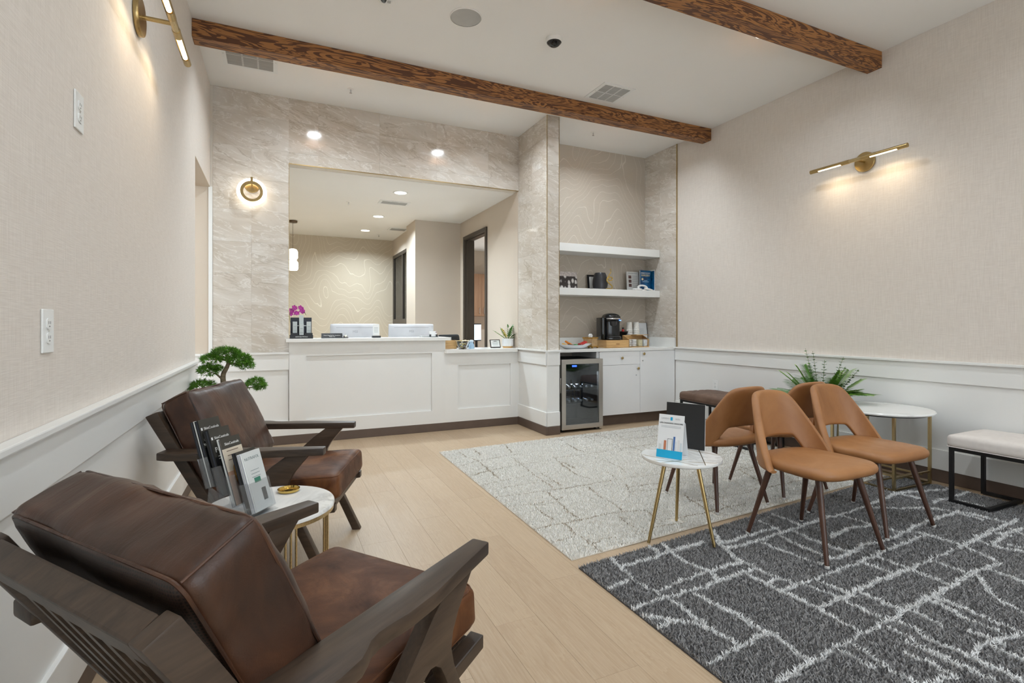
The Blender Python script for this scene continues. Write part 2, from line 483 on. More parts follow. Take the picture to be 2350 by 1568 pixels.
DARK_LINES = [[(1.344,1.723),(1.526,1.73),(1.693,1.724),(1.898,1.743),(2.098,1.754)],
[(1.325,1.893),(1.409,1.91),(1.49,1.911)],
[(1.522,2.04),(1.682,2.044),(1.854,2.073),(2.04,2.077),(2.084,2.088)],
[(2.169,2.03),(2.373,2.046),(2.634,2.06)],
[(2.137,1.975),(2.348,1.975),(2.581,1.994),(2.801,2.014),(3.028,2.041),(3.18,2.034),(3.455,2.062),(3.789,2.112),(3.948,2.127),(4.361,2.029)],
[(1.534,1.788),(1.687,1.811),(1.867,1.828),(2.046,1.832),(2.08,1.828)],
[(2.031,1.56),(2.218,1.567),(2.394,1.576),(2.629,1.587),(2.829,1.613),(3.007,1.62),(3.283,1.643)],
[(2.037,1.405),(2.228,1.408),(2.462,1.436),(2.754,1.442),(3.003,1.461),(3.334,1.482),(3.688,1.515),(4.052,1.538)],
[(1.492,1.167),(1.642,1.181),(1.823,1.2),(2.012,1.215),(2.199,1.225),(2.382,1.247),(2.58,1.255),(2.808,1.277),(3.021,1.299),(3.229,1.29)],
[(1.348,1.332),(1.462,1.342),(1.574,1.358),(1.677,1.368),(1.72,1.362)],
[(2.503,1.668),(2.663,1.665),(2.844,1.707),(2.966,1.691),(3.157,1.701),(3.399,1.74),(3.65,1.756),(3.87,1.76)],
[(2.784,1.844),(2.991,1.88),(3.156,1.852)],
[(2.228,0.979),(2.338,0.988),(2.473,0.977),(2.554,0.953)],
[(3.93,1.923),(4.144,1.928),(4.496,1.943)],
[(1.52,2.13),(1.512,2.034),(1.491,1.92),(1.501,1.812),(1.528,1.721),(1.522,1.634),(1.523,1.55),(1.515,1.483),(1.523,1.472)],
[(1.873,2.153),(1.846,2.064),(1.831,1.953),(1.867,1.828),(1.84,1.75)],
[(1.793,2.164),(1.777,2.071)],
[(2.261,2.185),(2.141,2.004),(2.088,1.858),(2.098,1.754),(2.099,1.651),(2.115,1.634)],
[(1.656,1.697),(1.664,1.608),(1.69,1.503),(1.683,1.434),(1.687,1.377),(1.701,1.306),(1.691,1.238),(1.679,1.186)],
[(1.328,1.661),(1.38,1.63),(1.421,1.589),(1.458,1.565),(1.495,1.513),(1.526,1.437),(1.539,1.361)],
[(1.334,1.566),(1.405,1.582),(1.458,1.565)],
[(2.009,1.722),(2.006,1.626),(2.017,1.549),(2.021,1.453),(2.037,1.405),(2.024,1.372),(2.021,1.293),(2.03,1.226)],
[(2.374,1.936),(2.382,1.818),(2.401,1.726),(2.428,1.646)],
[(2.535,1.958),(2.514,1.807),(2.534,1.688)],
[(2.664,1.985),(2.65,1.85),(2.659,1.741),(2.686,1.679)],
[(2.789,2.22),(2.787,2.102),(2.781,2.024)],
[(2.621,2.178),(2.614,2.069),(2.593,2.003)],
[(3.154,2.018),(3.171,1.893),(3.196,1.771),(3.196,1.712)],
[(3.481,2.031),(3.596,1.959),(3.751,1.888),(3.82,1.838),(3.846,1.789)],
[(2.25,1.552),(2.254,1.484),(2.275,1.43)],
[(2.162,1.555),(2.176,1.475),(2.205,1.419)],
[(2.627,1.577),(2.63,1.499),(2.636,1.445)],
[(2.762,1.584),(2.75,1.498),(2.763,1.438),(2.751,1.362),(2.756,1.282)],
[(2.189,1.384),(2.187,1.305),(2.2,1.254),(2.213,1.226)],
[(2.319,1.392),(2.32,1.308),(2.337,1.252)],
[(3.279,1.688),(3.305,1.59),(3.306,1.495),(3.275,1.384),(3.229,1.312)],
[(2.967,1.444),(2.952,1.373),(2.954,1.299)],
[(2.998,1.289),(2.897,1.217),(2.8,1.137),(2.757,1.029)],
[(3.89,1.769),(3.899,1.676),(3.93,1.561)],
[(2.219,1.202),(2.237,1.152),(2.201,1.089),(2.211,1.034),(2.222,0.982),(2.219,0.927),(2.221,0.853)],
[(2.357,1.227),(2.358,1.167),(2.352,1.113)],
[(2.143,1.188),(2.156,1.122),(2.136,1.057),(2.135,0.999),(2.141,0.941),(2.14,0.87)],
[(1.837,1.182),(1.852,1.118),(1.847,1.071)],
[(1.913,1.196),(1.913,1.135),(1.902,1.072),(1.849,1.097)],
[(2.519,1.233),(2.516,1.17),(2.501,1.131),(2.498,1.074),(2.504,0.989)],
[(3.103,1.282),(3.084,1.151)],
[(2.566,1.228),(2.583,1.155),(2.566,1.042),(2.585,0.965)],
[(3.45,1.483),(3.455,1.388),(3.499,1.305)],
[(3.473,1.419),(3.646,1.448),(3.711,1.433)],
[(2.006,1.626),(2.091,1.645),(2.131,1.607),(2.115,1.567)],
[(2.37,0.974),(2.365,0.882)],
[(2.227,0.963),(2.224,0.903),(2.226,0.83)],
[(1.883,1.049),(1.902,0.979)],
[(3.953,2.216),(3.925,2.115),(3.958,1.992)],
[(4.134,1.87),(4.138,1.729)]]
LIGHT_LINES = [[(1.359,4.056),(1.59,4.17),(1.803,4.204),(1.971,4.237),(2.157,4.069)],
[(1.382,3.781),(1.592,3.857),(1.927,3.915),(2.089,3.916)],
[(1.378,3.528),(1.551,3.563),(1.782,3.597),(1.979,3.614)],
[(1.493,3.403),(1.75,3.414),(1.91,3.398)],
[(1.337,3.239),(1.544,3.225),(1.759,3.211),(1.928,3.203),(2.18,3.216),(2.509,3.223),(2.759,3.191)],
[(1.339,3.029),(1.597,3.013),(1.774,3.039)],
[(1.547,2.977),(1.714,2.974)],
[(1.33,2.63),(1.448,2.645),(1.589,2.64),(1.907,2.659),(2.123,2.614)],
[(1.313,2.429),(1.428,2.446),(1.513,2.438)],
[(1.539,2.325),(1.644,2.357),(1.821,2.339),(1.911,2.353),(2.048,2.369),(2.191,2.351)],
[(2.308,3.029),(2.462,3.031),(2.598,3.006)],
[(2.258,2.948),(2.508,2.902)],
[(2.236,3.978),(2.553,3.97),(2.963,4.018),(3.416,4.034)],
[(2.172,4.539),(2.648,4.595),(3.299,4.6),(3.906,4.613)],
[(2.224,4.582),(2.336,4.497)],
[(1.542,4.52),(1.538,4.352),(1.59,4.17),(1.569,3.891),(1.546,3.604)],
[(1.906,4.157),(1.883,3.935),(1.841,3.591),(1.835,3.394),(1.817,3.254)],
[(1.698,4.567),(1.682,4.341)],
[(2.046,4.63),(1.98,4.319)],
[(1.54,3.024),(1.513,2.893),(1.519,2.721)],
[(1.735,3.188),(1.705,2.978),(1.671,2.794),(1.669,2.69)],
[(1.553,2.644),(1.529,2.495),(1.535,2.387),(1.533,2.289),(1.525,2.237)],
[(1.909,3.602),(1.902,3.363),(1.896,3.29)],
[(2.248,4.027),(2.187,3.747),(2.143,3.453),(2.181,3.313)],
[(2.058,3.144),(2.017,2.959),(2.021,2.803),(1.986,2.649)],
[(2.232,3.825),(2.228,3.634)],
[(1.904,2.582),(1.885,2.421),(1.904,2.345),(1.871,2.233)],
[(2.593,3.761),(2.591,3.514),(2.542,3.355)],
[(2.123,2.614),(2.092,2.421)],
[(2.617,4.401),(2.582,4.162),(2.596,4.036)],
[(3.133,4.676),(3.094,4.538)],
[(2.409,3.416),(2.367,3.228)],
[(2.339,3.087),(2.248,2.919),(2.264,2.846)],
[(2.556,2.728),(2.52,2.574),(2.486,2.42)],
[(2.713,2.705),(2.664,2.508),(2.647,2.401)],
[(2.867,3.25),(3.108,3.253),(3.423,3.254)],
[(2.498,2.614),(2.734,2.599),(3.197,2.586)],
[(2.138,2.424),(2.427,2.42),(2.816,2.438)],
[(3.428,3.038),(3.335,2.823),(3.282,2.655)],
[(3.259,3.026),(3.747,3.031)],
[(2.652,4.63),(2.642,4.527)],
[(3.379,4.685),(3.282,4.452),(3.252,4.178)]]
# ================================================================ the setting
floor = struct(B(-2.0, XR + 0.1, YREAR, 10.8, -0.12, -0.012).build('floor', plain('pale subfloor', (214, 190, 158), 0.6)))
PW, PL = 0.182, 1.22
plank_cache = {}
def plank(x0, x1, y0, y1):
    key = (round(x1 - x0, 3), round(y1 - y0, 3))
    if key not in plank_cache:
        w, l = key[0] / 2 - 0.0002, key[1] / 2 - 0.0002
        plank_cache[key] = B(-w, w, -l, l, -0.012, 0.0).mesh('plank', bevel=0.0005, seg=1)
    return link('plank', plank_cache[key], OAK, floor, ((x0 + x1) / 2, (y0 + y1) / 2, 0))
ci = 0
x = XL - 0.11
while x < XR:
    x1 = min(x + PW, XR)
    y = -0.35 - [0.0, 0.47, 0.83, 0.23, 0.65][ci % 5]
    while y < YB:
        y1 = min(y + PL, YB + 0.01)
        covered = x > 1.6 and x1 < 4.3 and y1 < 4.4
        if y1 > 0.3 and not covered and y1 - y > 0.05: plank(x, x1, y, y1)
        y = y1
    x = x1; ci += 1
B(1.45, 4.5, -0.4, 4.5, -0.012, -0.0015).build('underlay', OAK, floor)

ceiling = struct(B(XL - 0.12, XR + 0.12, YREAR, YB + 0.13, ZC, ZC + 0.15).build('ceiling', CEIL))
ceil_r = struct(B(-2.0, 5.6, YB + 0.13, 10.8, ZH, ZH + 0.12).build('ceiling', CEIL))
ceil_c = struct(B(-2.0, XL - 0.12, 3.4, YB + 0.13, 2.75, 2.9).build('ceiling', CEIL))

# ---- left wall with the corridor opening next to the back wall
YO, ZO = 4.600, 2.490
m = MB().box(XL - 0.12, XL, YREAR, YO, 0, ZC).box(XL - 0.12, XL, YO, YB + 0.02, ZO, ZC)
wall_left = struct(m.build('wall_left', WALLP))
wall_right = struct(B(XR, XR + 0.12, YREAR, YB + 0.13, 0, ZC).build('wall_right', WALLP))
# ---- back wall: core behind the tiles, window opening for the desk
YC = YB + 0.0025
m = MB().box(XL, WX0, YC, YC + 0.13, 0, ZC).box(WX0, X1 + 0.01, YC, YC + 0.13, ZH + 0.004, ZC)
wall_back = struct(m.build('wall_back', GROUT))
wall_corr = struct(B(-2.0, XL, YB, YC + 0.12, 0, 2.9).build('wall_corridor', BEIGE))
struct(B(-2.0, -1.9, 3.4, YB, 0, 2.9).build('wall_corridor', BEIGE))
wall_alc = struct(B(X2, XR, YB, YB + 0.13, 0, ZC).build('wall_alcove', TOPO))
pier = struct(B(X1 + 0.0025, X2 - 0.0025, YP + 0.0025, YB + 0.13, 0, ZC).build('wall_pier', GROUT))
# ---- rear wall with the open storefront that lets daylight in
m = MB().box(XL, 0.0, YREAR - 0.12, YREAR, 0, ZC).box(4.0, XR, YREAR - 0.12, YREAR, 0, ZC)
m.box(0.0, 4.0, YREAR - 0.12, YREAR, 2.75, ZC).box(0.0, 4.0, YREAR - 0.12, YREAR, 0, 0.25)
wall_rear = struct(m.build('wall_rear', WALLP))
wf = struct(MB().box(0.0, 4.0, YREAR - 0.1, YREAR - 0.03, 2.69, 2.75).box(0.0, 4.0, YREAR - 0.1, YREAR - 0.03, 0.25, 0.31)
            .box(0.0, 0.06, YREAR - 0.1, YREAR - 0.03, 0.31, 2.69).box(3.94, 4.0, YREAR - 0.1, YREAR - 0.03, 0.31, 2.69)
            .box(1.30, 1.36, YREAR - 0.1, YREAR - 0.03, 0.31, 2.69).box(2.64, 2.70, YREAR - 0.1, YREAR - 0.03, 0.31, 2.69).build('window_1', DKFRAME))

# ---- marble tiles, each its own piece
tile_cache = {}
def tile(parent, axis, u0, u1, z0, z1, plane):
    w, h = round(u1 - u0, 3), round(z1 - z0, 3)
    if w < 0.012 or h < 0.012: return
    key = (axis, w, h)
    g = 0.0004
    if key not in tile_cache:
        if axis == 'y': mb = B(-w / 2 + g, w / 2 - g, 0, 0.0105, -h / 2 + g, h / 2 - g)
        elif axis == 'x-': mb = B(0, 0.0105, -w / 2 + g, w / 2 - g, -h / 2 + g, h / 2 - g)
        else: mb = B(-0.0105, 0, -w / 2 + g, w / 2 - g, -h / 2 + g, h / 2 - g)
        tile_cache[key] = mb.mesh('tile', bevel=0.0004, seg=1)
    c = (u0 + u1) / 2; z = (z0 + z1) / 2
    loc = (c, plane, z) if axis == 'y' else (plane, c, z)
    return link('tile', tile_cache[key], MARBLE, parent, loc)
ROWS = [ZR] + [1.069 + 0.307 * k for k in range(8)] + [ZC]
def rows(z0, z1):
    r = [z0] + [z for z in ROWS if z0 + 0.03 < z < z1 - 0.03] + [z1]
    return list(zip(r[:-1], r[1:]))
for a, b in rows(ZR, ZC):
    for u0, u1 in ((-0.545, -0.218), (-0.218, WX0)): tile(wall_back, 'y', u0, u1, a, b, YB)
for a, b in rows(ZH + 0.004, ZC):
    for u0, u1 in ((WX0, 0.39), (0.39, 1.007), (1.007, 1.633), (1.633, 2.259), (2.259, X1)): tile(wall_back, 'y', u0, u1, a, b, YB)
for a, b in rows(ZR, ZC):
    for u0, u1 in ((YP + 0.004, 5.226), (5.226, YB)): tile(pier, 'x-', u0, u1, a, b, X1)
    tile(pier, 'y', X1 + 0.004, X2 - 0.004, a, b, YP)
B(XR - 0.008, XR, 4.985, YB, 1.03, ZC).build('grout_bed', GROUT, wall_right)
for a, b in rows(1.03, ZC):
    for u0, u1 in ((4.985, 5.29), (5.29, YB)): tile(wall_right, 'x+', u0, u1, a, b, XR)

# ---- metal edge trims
tn = [0]
def trim(mb, mat, name='trim'):
    tn[0] += 1
    return struct(mb.build('%s_%d' % (name, tn[0]), mat))
trim(B(X1 - 0.001, X1 + 0.005, YP - 0.001, YP + 0.005, ZR, ZC), BRASS)
trim(B(X2 - 0.005, X2 + 0.001, YP - 0.001, YP + 0.010, ZR, ZC), BRASS)
trim(B(XR - 0.011, XR, 4.975, 4.985, ZR, ZC), BRASS)
trim(B(WX0, X1, YB - 0.001, YB + 0.010, ZH - 0.003, ZH + 0.004), BRASS)
trim(B(WX0, WX0 + 0.004, YB - 0.001, YB + 0.010, ZR + 0.14, ZH), BRASS)
trim(B(XL - 0.012, -0.546, YB - 0.014, YB + 0.01, ZR, ZO), WHITE)
trim(B(XL - 0.12, XL, YO, YB, ZO - 0.004, ZO), BEIGE)
# jamb lining of the reception opening
trim(MB().box(WX0 - 0.002, WX0 + 0.001, YB + 0.010, YC + 0.121, 1.05, ZH), BEIGE)

# ---- wainscot: white panelling with cap, band and base on a brown rubber base
def wains(parent, axis, a, b, plane, d, cap=True):
    """axis 'x': wall plane at x=plane facing d along x, running a..b in y; axis 'y' likewise"""
    def bx(t0, t1, z0, z1, ea=0.0, eb=0.0):
        p, q = sorted((plane + d * t0, plane + d * t1))
        return B(p, q, a - ea, b + eb, z0, z1) if axis == 'x' else B(a - ea, b + eb, p, q, z0, z1)
    bx(0, 0.004, 0.09, 0.90).build('wainscot_panel', WHITE, parent)
    bx(0, 0.018, 0.095, 0.245).build('wainscot_base', WHITE, parent, bevel=0.003)
    bx(0, 0.018, 0.752, 0.896).build('wainscot_band', WHITE, parent, bevel=0.003)
    if cap: bx(0, 0.038, 0.896, ZR).build('chair_rail', WHITE, parent, bevel=0.004)
wains(wall_left, 'x', YREAR, YO, XL, 1)
wains(wall_right, 'x', YREAR, 5.005, XR, -1)
wains(pier, 'x', YP, YB, X1 + 0.0, -1); wains(pier, 'y', X1, X2, YP, -1)
# the rail turns the left corner of the opening
struct(B(XL - 0.12, XL + 0.038, YO - 0.002, YO + 0.02, 0.896, ZR).build('trim_90', WHITE, bevel=0.003))
def baseboard(nm, mb): return struct(mb.build('baseboard_' + nm, BASEB, bevel=0.003, seg=1))
baseboard('left', B(XL, XL + 0.012, YREAR, YO, 0, 0.095))
baseboard('right', B(XR - 0.012, XR, YREAR, 5.02, 0, 0.095))
baseboard('back', B(XL - 1.3, X1 - 0.012, YB - 0.02, YB + 0.004, 0, 0.092))
baseboard('pier', MB().box(X1 - 0.02, X1, YP - 0.02, YB, 0, 0.092).box(X1, X2 + 0.002, YP - 0.02, YP, 0, 0.092))

# left part of the back wall below the rail, with a framed recess
bw = wall_back
def frame_panel(parent, x0, x1, z0, z1, px0, px1, pz0, pz1, y=YB, nm='panel_frame'):
    t = 0.02
    m = MB().box(x0, px0, y - t, y, z0, z1).box(px1, x1, y - t, y, z0, z1).box(px0, px1, y - t, y, z0, pz0).box(px0, px1, y - t, y, pz1, z1)
    m.build(nm, WHITE, parent, bevel=0.0)
    B(px0 - 0.002, px1 + 0.002, y - 0.001, y + 0.006, pz0 - 0.002, pz1 + 0.002).build('recessed_panel', WHITE, parent)
frame_panel(bw, -1.9, WX0, 0.09, 0.90, -0.47, 0.117, 0.232, 0.742)
B(-1.9, WX0, YB - 0.038, YB, 0.896, ZR).build('chair_rail', WHITE, bw, bevel=0.004)
B(-1.9, WX0, YB - 0.016, YB, 0.83, 0.896).build('wainscot_band', WHITE, bw, bevel=0.002)

# ---- reception room beyond the opening
struct(B(-2.0, 2.775, 9.85, 9.97, 0, ZH).build('wall_reception', m_topo('contour wallpaper warm', (205, 190, 168), (236, 226, 208))))
struct(B(-2.0, -1.88, YC + 0.12, 9.85, 0, ZH).build('wall_reception', BEIGE))
D0, D1, DZ = 6.60, 7.555, 2.55
struct(MB().box(2.655, 2.775, YC + 0.12, D0, 0, ZH).box(2.655, 2.775, D1, 9.85, 0, ZH).box(2.655, 2.775, D0, D1, DZ, ZH).build('wall_reception', BEIGE))
struct(B(X1 - 0.004, 2.7, YB + 0.011, YC + 0.13, 0.86, ZH).build('wall_reception', BEIGE))
struct(B(1.93, 2.656, 7.75, 8.33, 0, ZH).build('wall_reception', BEIGE))
struct(MB().box(2.775, 5.6, 10.4, 10.52, 0, ZH).box(5.5, 5.62, 5.8, 10.4, 0, ZH).box(2.775, 5.6, 5.72, 5.84, 0, ZH).build('wall_office', BEIGE))
dr = struct(MB().box(2.63, 2.80, D0, D0 + 0.05, 0, DZ).box(2.63, 2.80, D1 - 0.05, D1, 0, DZ).box(2.63, 2.80, D0 + 0.05, D1 - 0.05, DZ - 0.05, DZ).build('door_1', DKFRAME, bevel=0.003))
B(2.68, 2.70, D0 + 0.05, D1 - 0.05, DZ - 0.065, DZ - 0.05).build('door_stop', DKFRAME, dr)
B(2.665, 2.695, D1 - 0.065, D1 - 0.05, 0, DZ - 0.05).build('door_stop', DKFRAME, dr)
# glazed screen at the far right of the reception
gw = thin_glass('interior glazing', (225, 232, 226), 1.1, 0.02)
wn = struct(MB().box(2.02, 2.07, 8.33, 8.40, 1.18, 2.50).box(2.02, 2.07, 9.78, 9.85, 0, 2.50).box(2.02, 2.07, 8.40, 9.78, 2.44, 2.50)
            .box(2.02, 2.07, 9.02, 9.07, 1.30, 2.44).box(2.02, 2.07, 8.33, 9.78, 1.19, 1.30).build('window_2', DKFRAME))
B(2.04, 2.05, 8.40, 9.02, 1.30, 2.44).build('pane', gw, wn); B(2.04, 2.05, 9.07, 9.78, 1.30, 2.44).build('pane', gw, wn)
struct(MB().box(2.02, 2.07, 8.33, 9.85, 0, 1.19).box(2.02, 2.07, 8.33, 9.85, 2.50, ZH).build('wall_screen', BEIGE))

# ---- ceiling beams
for k, (y0, y1) in enumerate(((4.4248, 4.5574), (2.5888, 2.7075))):
    o = B(-(XR - XL) / 2, (XR - XL) / 2, -(y1 - y0) / 2, (y1 - y0) / 2, 3.315 - 3.38, ZC - 3.38).build('ceiling_beam', BEAM, bevel=0.003, seg=1)
    o.location = ((XL + XR) / 2, (y0 + y1) / 2, 3.38)
    struct(o)
    tag(o, ['dark grained wooden ceiling beam crossing the room nearer the reception desk', 'dark grained wooden ceiling beam at the top edge above the wall light'][k])

# ================================================================ lamps
def can_light(x, y, z, w, label, group, size=0.13, spread=150):
    t = thing('recessed_light', label, 'ceiling light', (x, y, z), 0, group)
    MB().lathe([(size / 2, -0.001), (size / 2 + 0.004, -0.006), (size / 2 + 0.018, -0.006), (size / 2 + 0.022, 0.0)], 28, cap=False).build('trim_ring', WHITE, t, smooth=True)
    MB().lathe([(0.0001, -0.002), (size / 2, -0.002)], 28, cap=False).build('lens', emit('lamp lens', (255, 247, 235), 9.0), t)
    L = bpy.data.lights.new('lamp', 'AREA'); L.shape = 'DISK'; L.size = size; L.energy = w; L.color = DESK_COL if z < 3 else LAMP_COL; L.spread = math.radians(spread)
    lo = bpy.data.objects.new('lamp', L); COL.objects.link(lo); lo.parent = t; lo.location = (0, 0, -0.008)
    return t
for y, k in ((4.66, 1.75), (2.805, 0.9), (0.96, 0.9), (-0.9, 0.9)):
    for x in (0.41, 1.92, 3.44):
        can_light(x, y, ZC, CAN_W * k, 'round recessed light in the waiting room ceiling behind a wooden beam', 'waiting room recessed lights')
for k, y in enumerate((6.25, 7.74, 8.97)):
    can_light(1.375, y, ZH, CAN_W_DESK, ['round recessed light in the reception ceiling closest to the window head', 'round recessed light in the reception ceiling, middle of the row of three',
              'round recessed light in the reception ceiling closest to the contour wallpaper'][k], 'reception recessed lights', 0.14)
can_light(-0.6, 7.4, ZH, CAN_W_DESK, 'round recessed light in the reception ceiling hidden beyond the marble wall', 'reception side lights', 0.14)
can_light(3.9, 8.2, ZH, CAN_W_DESK * 1.5, 'round recessed light in the back office ceiling beyond the dark door frame', 'office lights', 0.14)
can_light(-1.25, 4.9, 2.75, 3, 'round recessed light in the side corridor ceiling', 'corridor lights', 0.12)
# ================================================================ rugs
TAN_SPOTS = [(2.640, 1.850), (3.255, 1.925), (2.715, 2.600), (3.335, 2.615)]
ZRUG = 0.0062
PRESSED = []                                           # footprints where the pile is pressed flat
for x, y in TAN_SPOTS:
    for sx in (-1, 1):
        for sy in (-1, 1): PRESSED.append((x + sx * .2235 - .0135, x + sx * .2235 + .0135, y + sy * .230 - .0135, y + sy * .230 + .0135))
for x, y in ((-.232, -.006), (.132, .181), (.05, -.192)): PRESSED.append((2.055 + x - .016, 2.055 + x + .016, 2.215 + y - .016, 2.215 + y + .016))
for k in range(4): PRESSED.append((4.225 + .122 * math.cos(PI / 4 + PI / 2 * k) - .008, 4.225 + .122 * math.cos(PI / 4 + PI / 2 * k) + .008, 2.885 + .122 * math.sin(PI / 4 + PI / 2 * k) - .008, 2.885 + .122 * math.sin(PI / 4 + PI / 2 * k) + .008))
for s in (-1, 1):
    PRESSED += [(4.195 - .24, 4.195 + .24, 2.40 + s * .222 - .012, 2.40 + s * .222 + .012), (4.195 + s * .222 - .012, 4.195 + s * .222 + .012, 2.40 - .24, 2.40 + .24)]
for x0, x1, y0, y1 in ((4.075, 4.50, .78, 1.90), (4.03, 4.47, 3.42, 4.36)):
    for a, b in ((x0, x0 + .022), (x1 - .022, x1)): PRESSED += [(a, b, y0, y0 + .22), (a, b, y1 - .22, y1)]
    PRESSED += [(x0, x1, y0 + .195, y0 + .22), (x0, x1, y1 - .22, y1 - .195)]
def seg_dist(P, lines):
    """per point: distance to the nearest line of the pattern"""
    best = np.full(len(P), 9.0)
    for ln in lines:
        for a, b in zip(ln[:-1], ln[1:]):
            a = np.array(a); b = np.array(b); d = b - a; L2 = max(1e-9, d @ d)
            near = np.where((np.abs(P[:, 0] - (a[0] + b[0]) / 2) < abs(d[0]) / 2 + 0.06) & (np.abs(P[:, 1] - (a[1] + b[1]) / 2) < abs(d[1]) / 2 + 0.06))[0]
            if len(near) == 0: continue
            Q = P[near]; t = np.clip(((Q - a) @ d) / L2, 0, 1)
            best[near] = np.minimum(best[near], np.hypot(*(Q - (a + t[:, None] * d)).T))
    return best
def tufts(P, h, w, lean, rs, z0):
    """bent blades of pile at points P: one mesh"""
    n = len(P); az = rs.uniform(0, 2 * PI, n); la = rs.uniform(0, 2 * PI, n)
    hh = h * rs.uniform(0.75, 1.2, n); ll = lean * rs.uniform(0.2, 1.3, n)
    dx, dy = np.cos(az) * w / 2, np.sin(az) * w / 2
    lx, ly = np.cos(la) * ll, np.sin(la) * ll
    V = np.zeros((n, 5, 3))
    V[:, 0] = np.c_[P[:, 0] - dx, P[:, 1] - dy, np.full(n, z0)]
    V[:, 1] = np.c_[P[:, 0] + dx, P[:, 1] + dy, np.full(n, z0)]
    V[:, 2] = np.c_[P[:, 0] + dx * .9 + lx * .4, P[:, 1] + dy * .9 + ly * .4, z0 + hh * .6]
    V[:, 3] = np.c_[P[:, 0] - dx * .9 + lx * .4, P[:, 1] - dy * .9 + ly * .4, z0 + hh * .6]
    V[:, 4] = np.c_[P[:, 0] + lx, P[:, 1] + ly, z0 + hh]
    me = bpy.data.meshes.new('pile')
    me.vertices.add(n * 5); me.vertices.foreach_set('co', V.reshape(-1))
    i = np.arange(n) * 5
    loops = np.stack([i, i + 1, i + 2, i + 3, i + 3, i + 2, i + 4], 1).reshape(-1)
    me.loops.add(n * 7); me.loops.foreach_set('vertex_index', loops.astype(np.int32))
    me.polygons.add(n * 2)
    st = np.stack([np.arange(n) * 7, np.arange(n) * 7 + 4], 1).reshape(-1)
    me.polygons.foreach_set('loop_start', st.astype(np.int32))
    me.update(calc_edges=True)
    return me
def rug(name, label, quad, lines, extra, base_m, pile_m, line_m, z0, ph, lh, lw, sp, near_y, seed):
    P00, P10, P11, P01 = [np.array(p) for p in quad]
    m = MB(); hb = 0.004
    m.add([(p[0], p[1], z) for z in (z0, z0 + hb) for p in quad], [(3, 2, 1, 0), (4, 5, 6, 7), (0, 1, 5, 4), (1, 2, 6, 5), (2, 3, 7, 6), (3, 0, 4, 7)])
    o = m.build(name, base_m); tag(o, label, 'rug')
    rs = np.random.RandomState(seed)
    W, H = np.linalg.norm(P10 - P00), np.linalg.norm(P01 - P00)
    nx, ny = int(W / sp), int(H / sp)
    u, v = np.meshgrid((np.arange(nx) + .5) / nx, (np.arange(ny) + .5) / ny)
    u = np.clip(u.reshape(-1) + rs.uniform(-.6, .6, nx * ny) / nx, 0.001, .999); v = np.clip(v.reshape(-1) + rs.uniform(-.6, .6, nx * ny) / ny, 0.001, .999)
    P = (1 - u)[:, None] * (1 - v)[:, None] * P00 + u[:, None] * (1 - v)[:, None] * P10 + u[:, None] * v[:, None] * P11 + (1 - u)[:, None] * v[:, None] * P01
    keep = (P[:, 1] > near_y) | (rs.uniform(0, 1, len(P)) < 0.15)
    for x0, x1, y0, y1 in PRESSED: keep &= ~((P[:, 0] > x0 - .019) & (P[:, 0] < x1 + .019) & (P[:, 1] > y0 - .019) & (P[:, 1] < y1 + .019))
    P = P[keep]
    jit = P + np.c_[np.sin(P[:, 1] * 41) + np.sin(P[:, 1] * 97 + 1), np.sin(P[:, 0] * 37) + np.sin(P[:, 0] * 83 + 2)] * 0.004
    d = seg_dist(jit, lines + extra)
    wv = lw * (0.75 + 0.45 * np.sin(P[:, 0] * 5.1 + P[:, 1] * 3.3) * np.sin(P[:, 1] * 7.7 - P[:, 0] * 2.1)) + rs.uniform(-.002, .002, len(P))
    on = d < wv
    tag(link('pile', tufts(P[~on], ph, 0.0052, ph * .8, rs, z0 + hb), pile_m, o), kind='stuff')
    A = P[on]
    if lh > ph: A = np.concatenate([A, A + rs.uniform(-.003, .003, A.shape)])
    tag(link('line_pile', tufts(A, lh, 0.0052, max(lh, .008) * .8, rs, z0 + hb), line_m, o), kind='stuff')
    return o
def extra_lines(seed, x0, x1, y0, y1, n):
    r = random.Random(seed); out = []
    for _ in range(n):
        x, y = r.uniform(x0, x1), r.uniform(y0, y1); L = r.uniform(.25, .7)
        out.append([(x, y), (x + L * .5, y + r.uniform(-.03, .03)), (min(x1, x + L), y)] if r.random() < .5 else [(x, y), (x + r.uniform(-.03, .03), y + L * .4), (x, min(y1, y + L * .7))])
    return out
rug('area_rug', 'pale cream shag rug with thin brown cracked lines in front of the drinks cabinet',
    [(1.346, 2.217), (4.38, 2.44), (4.36, 4.80), (1.373, 4.608)], LIGHT_LINES, extra_lines(3, 2.9, 4.3, 2.6, 4.6, 26),
    plain('cream rug backing', (214, 206, 194), 0.95), m_pile('cream pile', (226, 222, 214), (250, 248, 244)), m_pile('brown groove pile', (150, 138, 122), (186, 174, 158)),
    0.0005, 0.0115, 0.007, 0.0092, 0.0066, 2.0, 5)
rug('area_rug', 'charcoal grey shag rug with bold white cracked lines under the tan chairs',
    [(1.35, -0.15), (4.42, 0.05), (4.42, 2.42), (1.335, 2.134)], DARK_LINES, extra_lines(8, 1.4, 4.3, -0.1, 1.0, 22) + extra_lines(9, 3.4, 4.3, 1.0, 1.7, 6),
    plain('charcoal rug backing', (80, 78, 80), 0.95), m_pile('charcoal pile', (120, 118, 118), (172, 170, 169)), m_pile('white line pile', (222, 221, 220), (248, 247, 246)),
    0.001, 0.012, 0.0165, 0.0098, 0.0059, 0.75, 6)

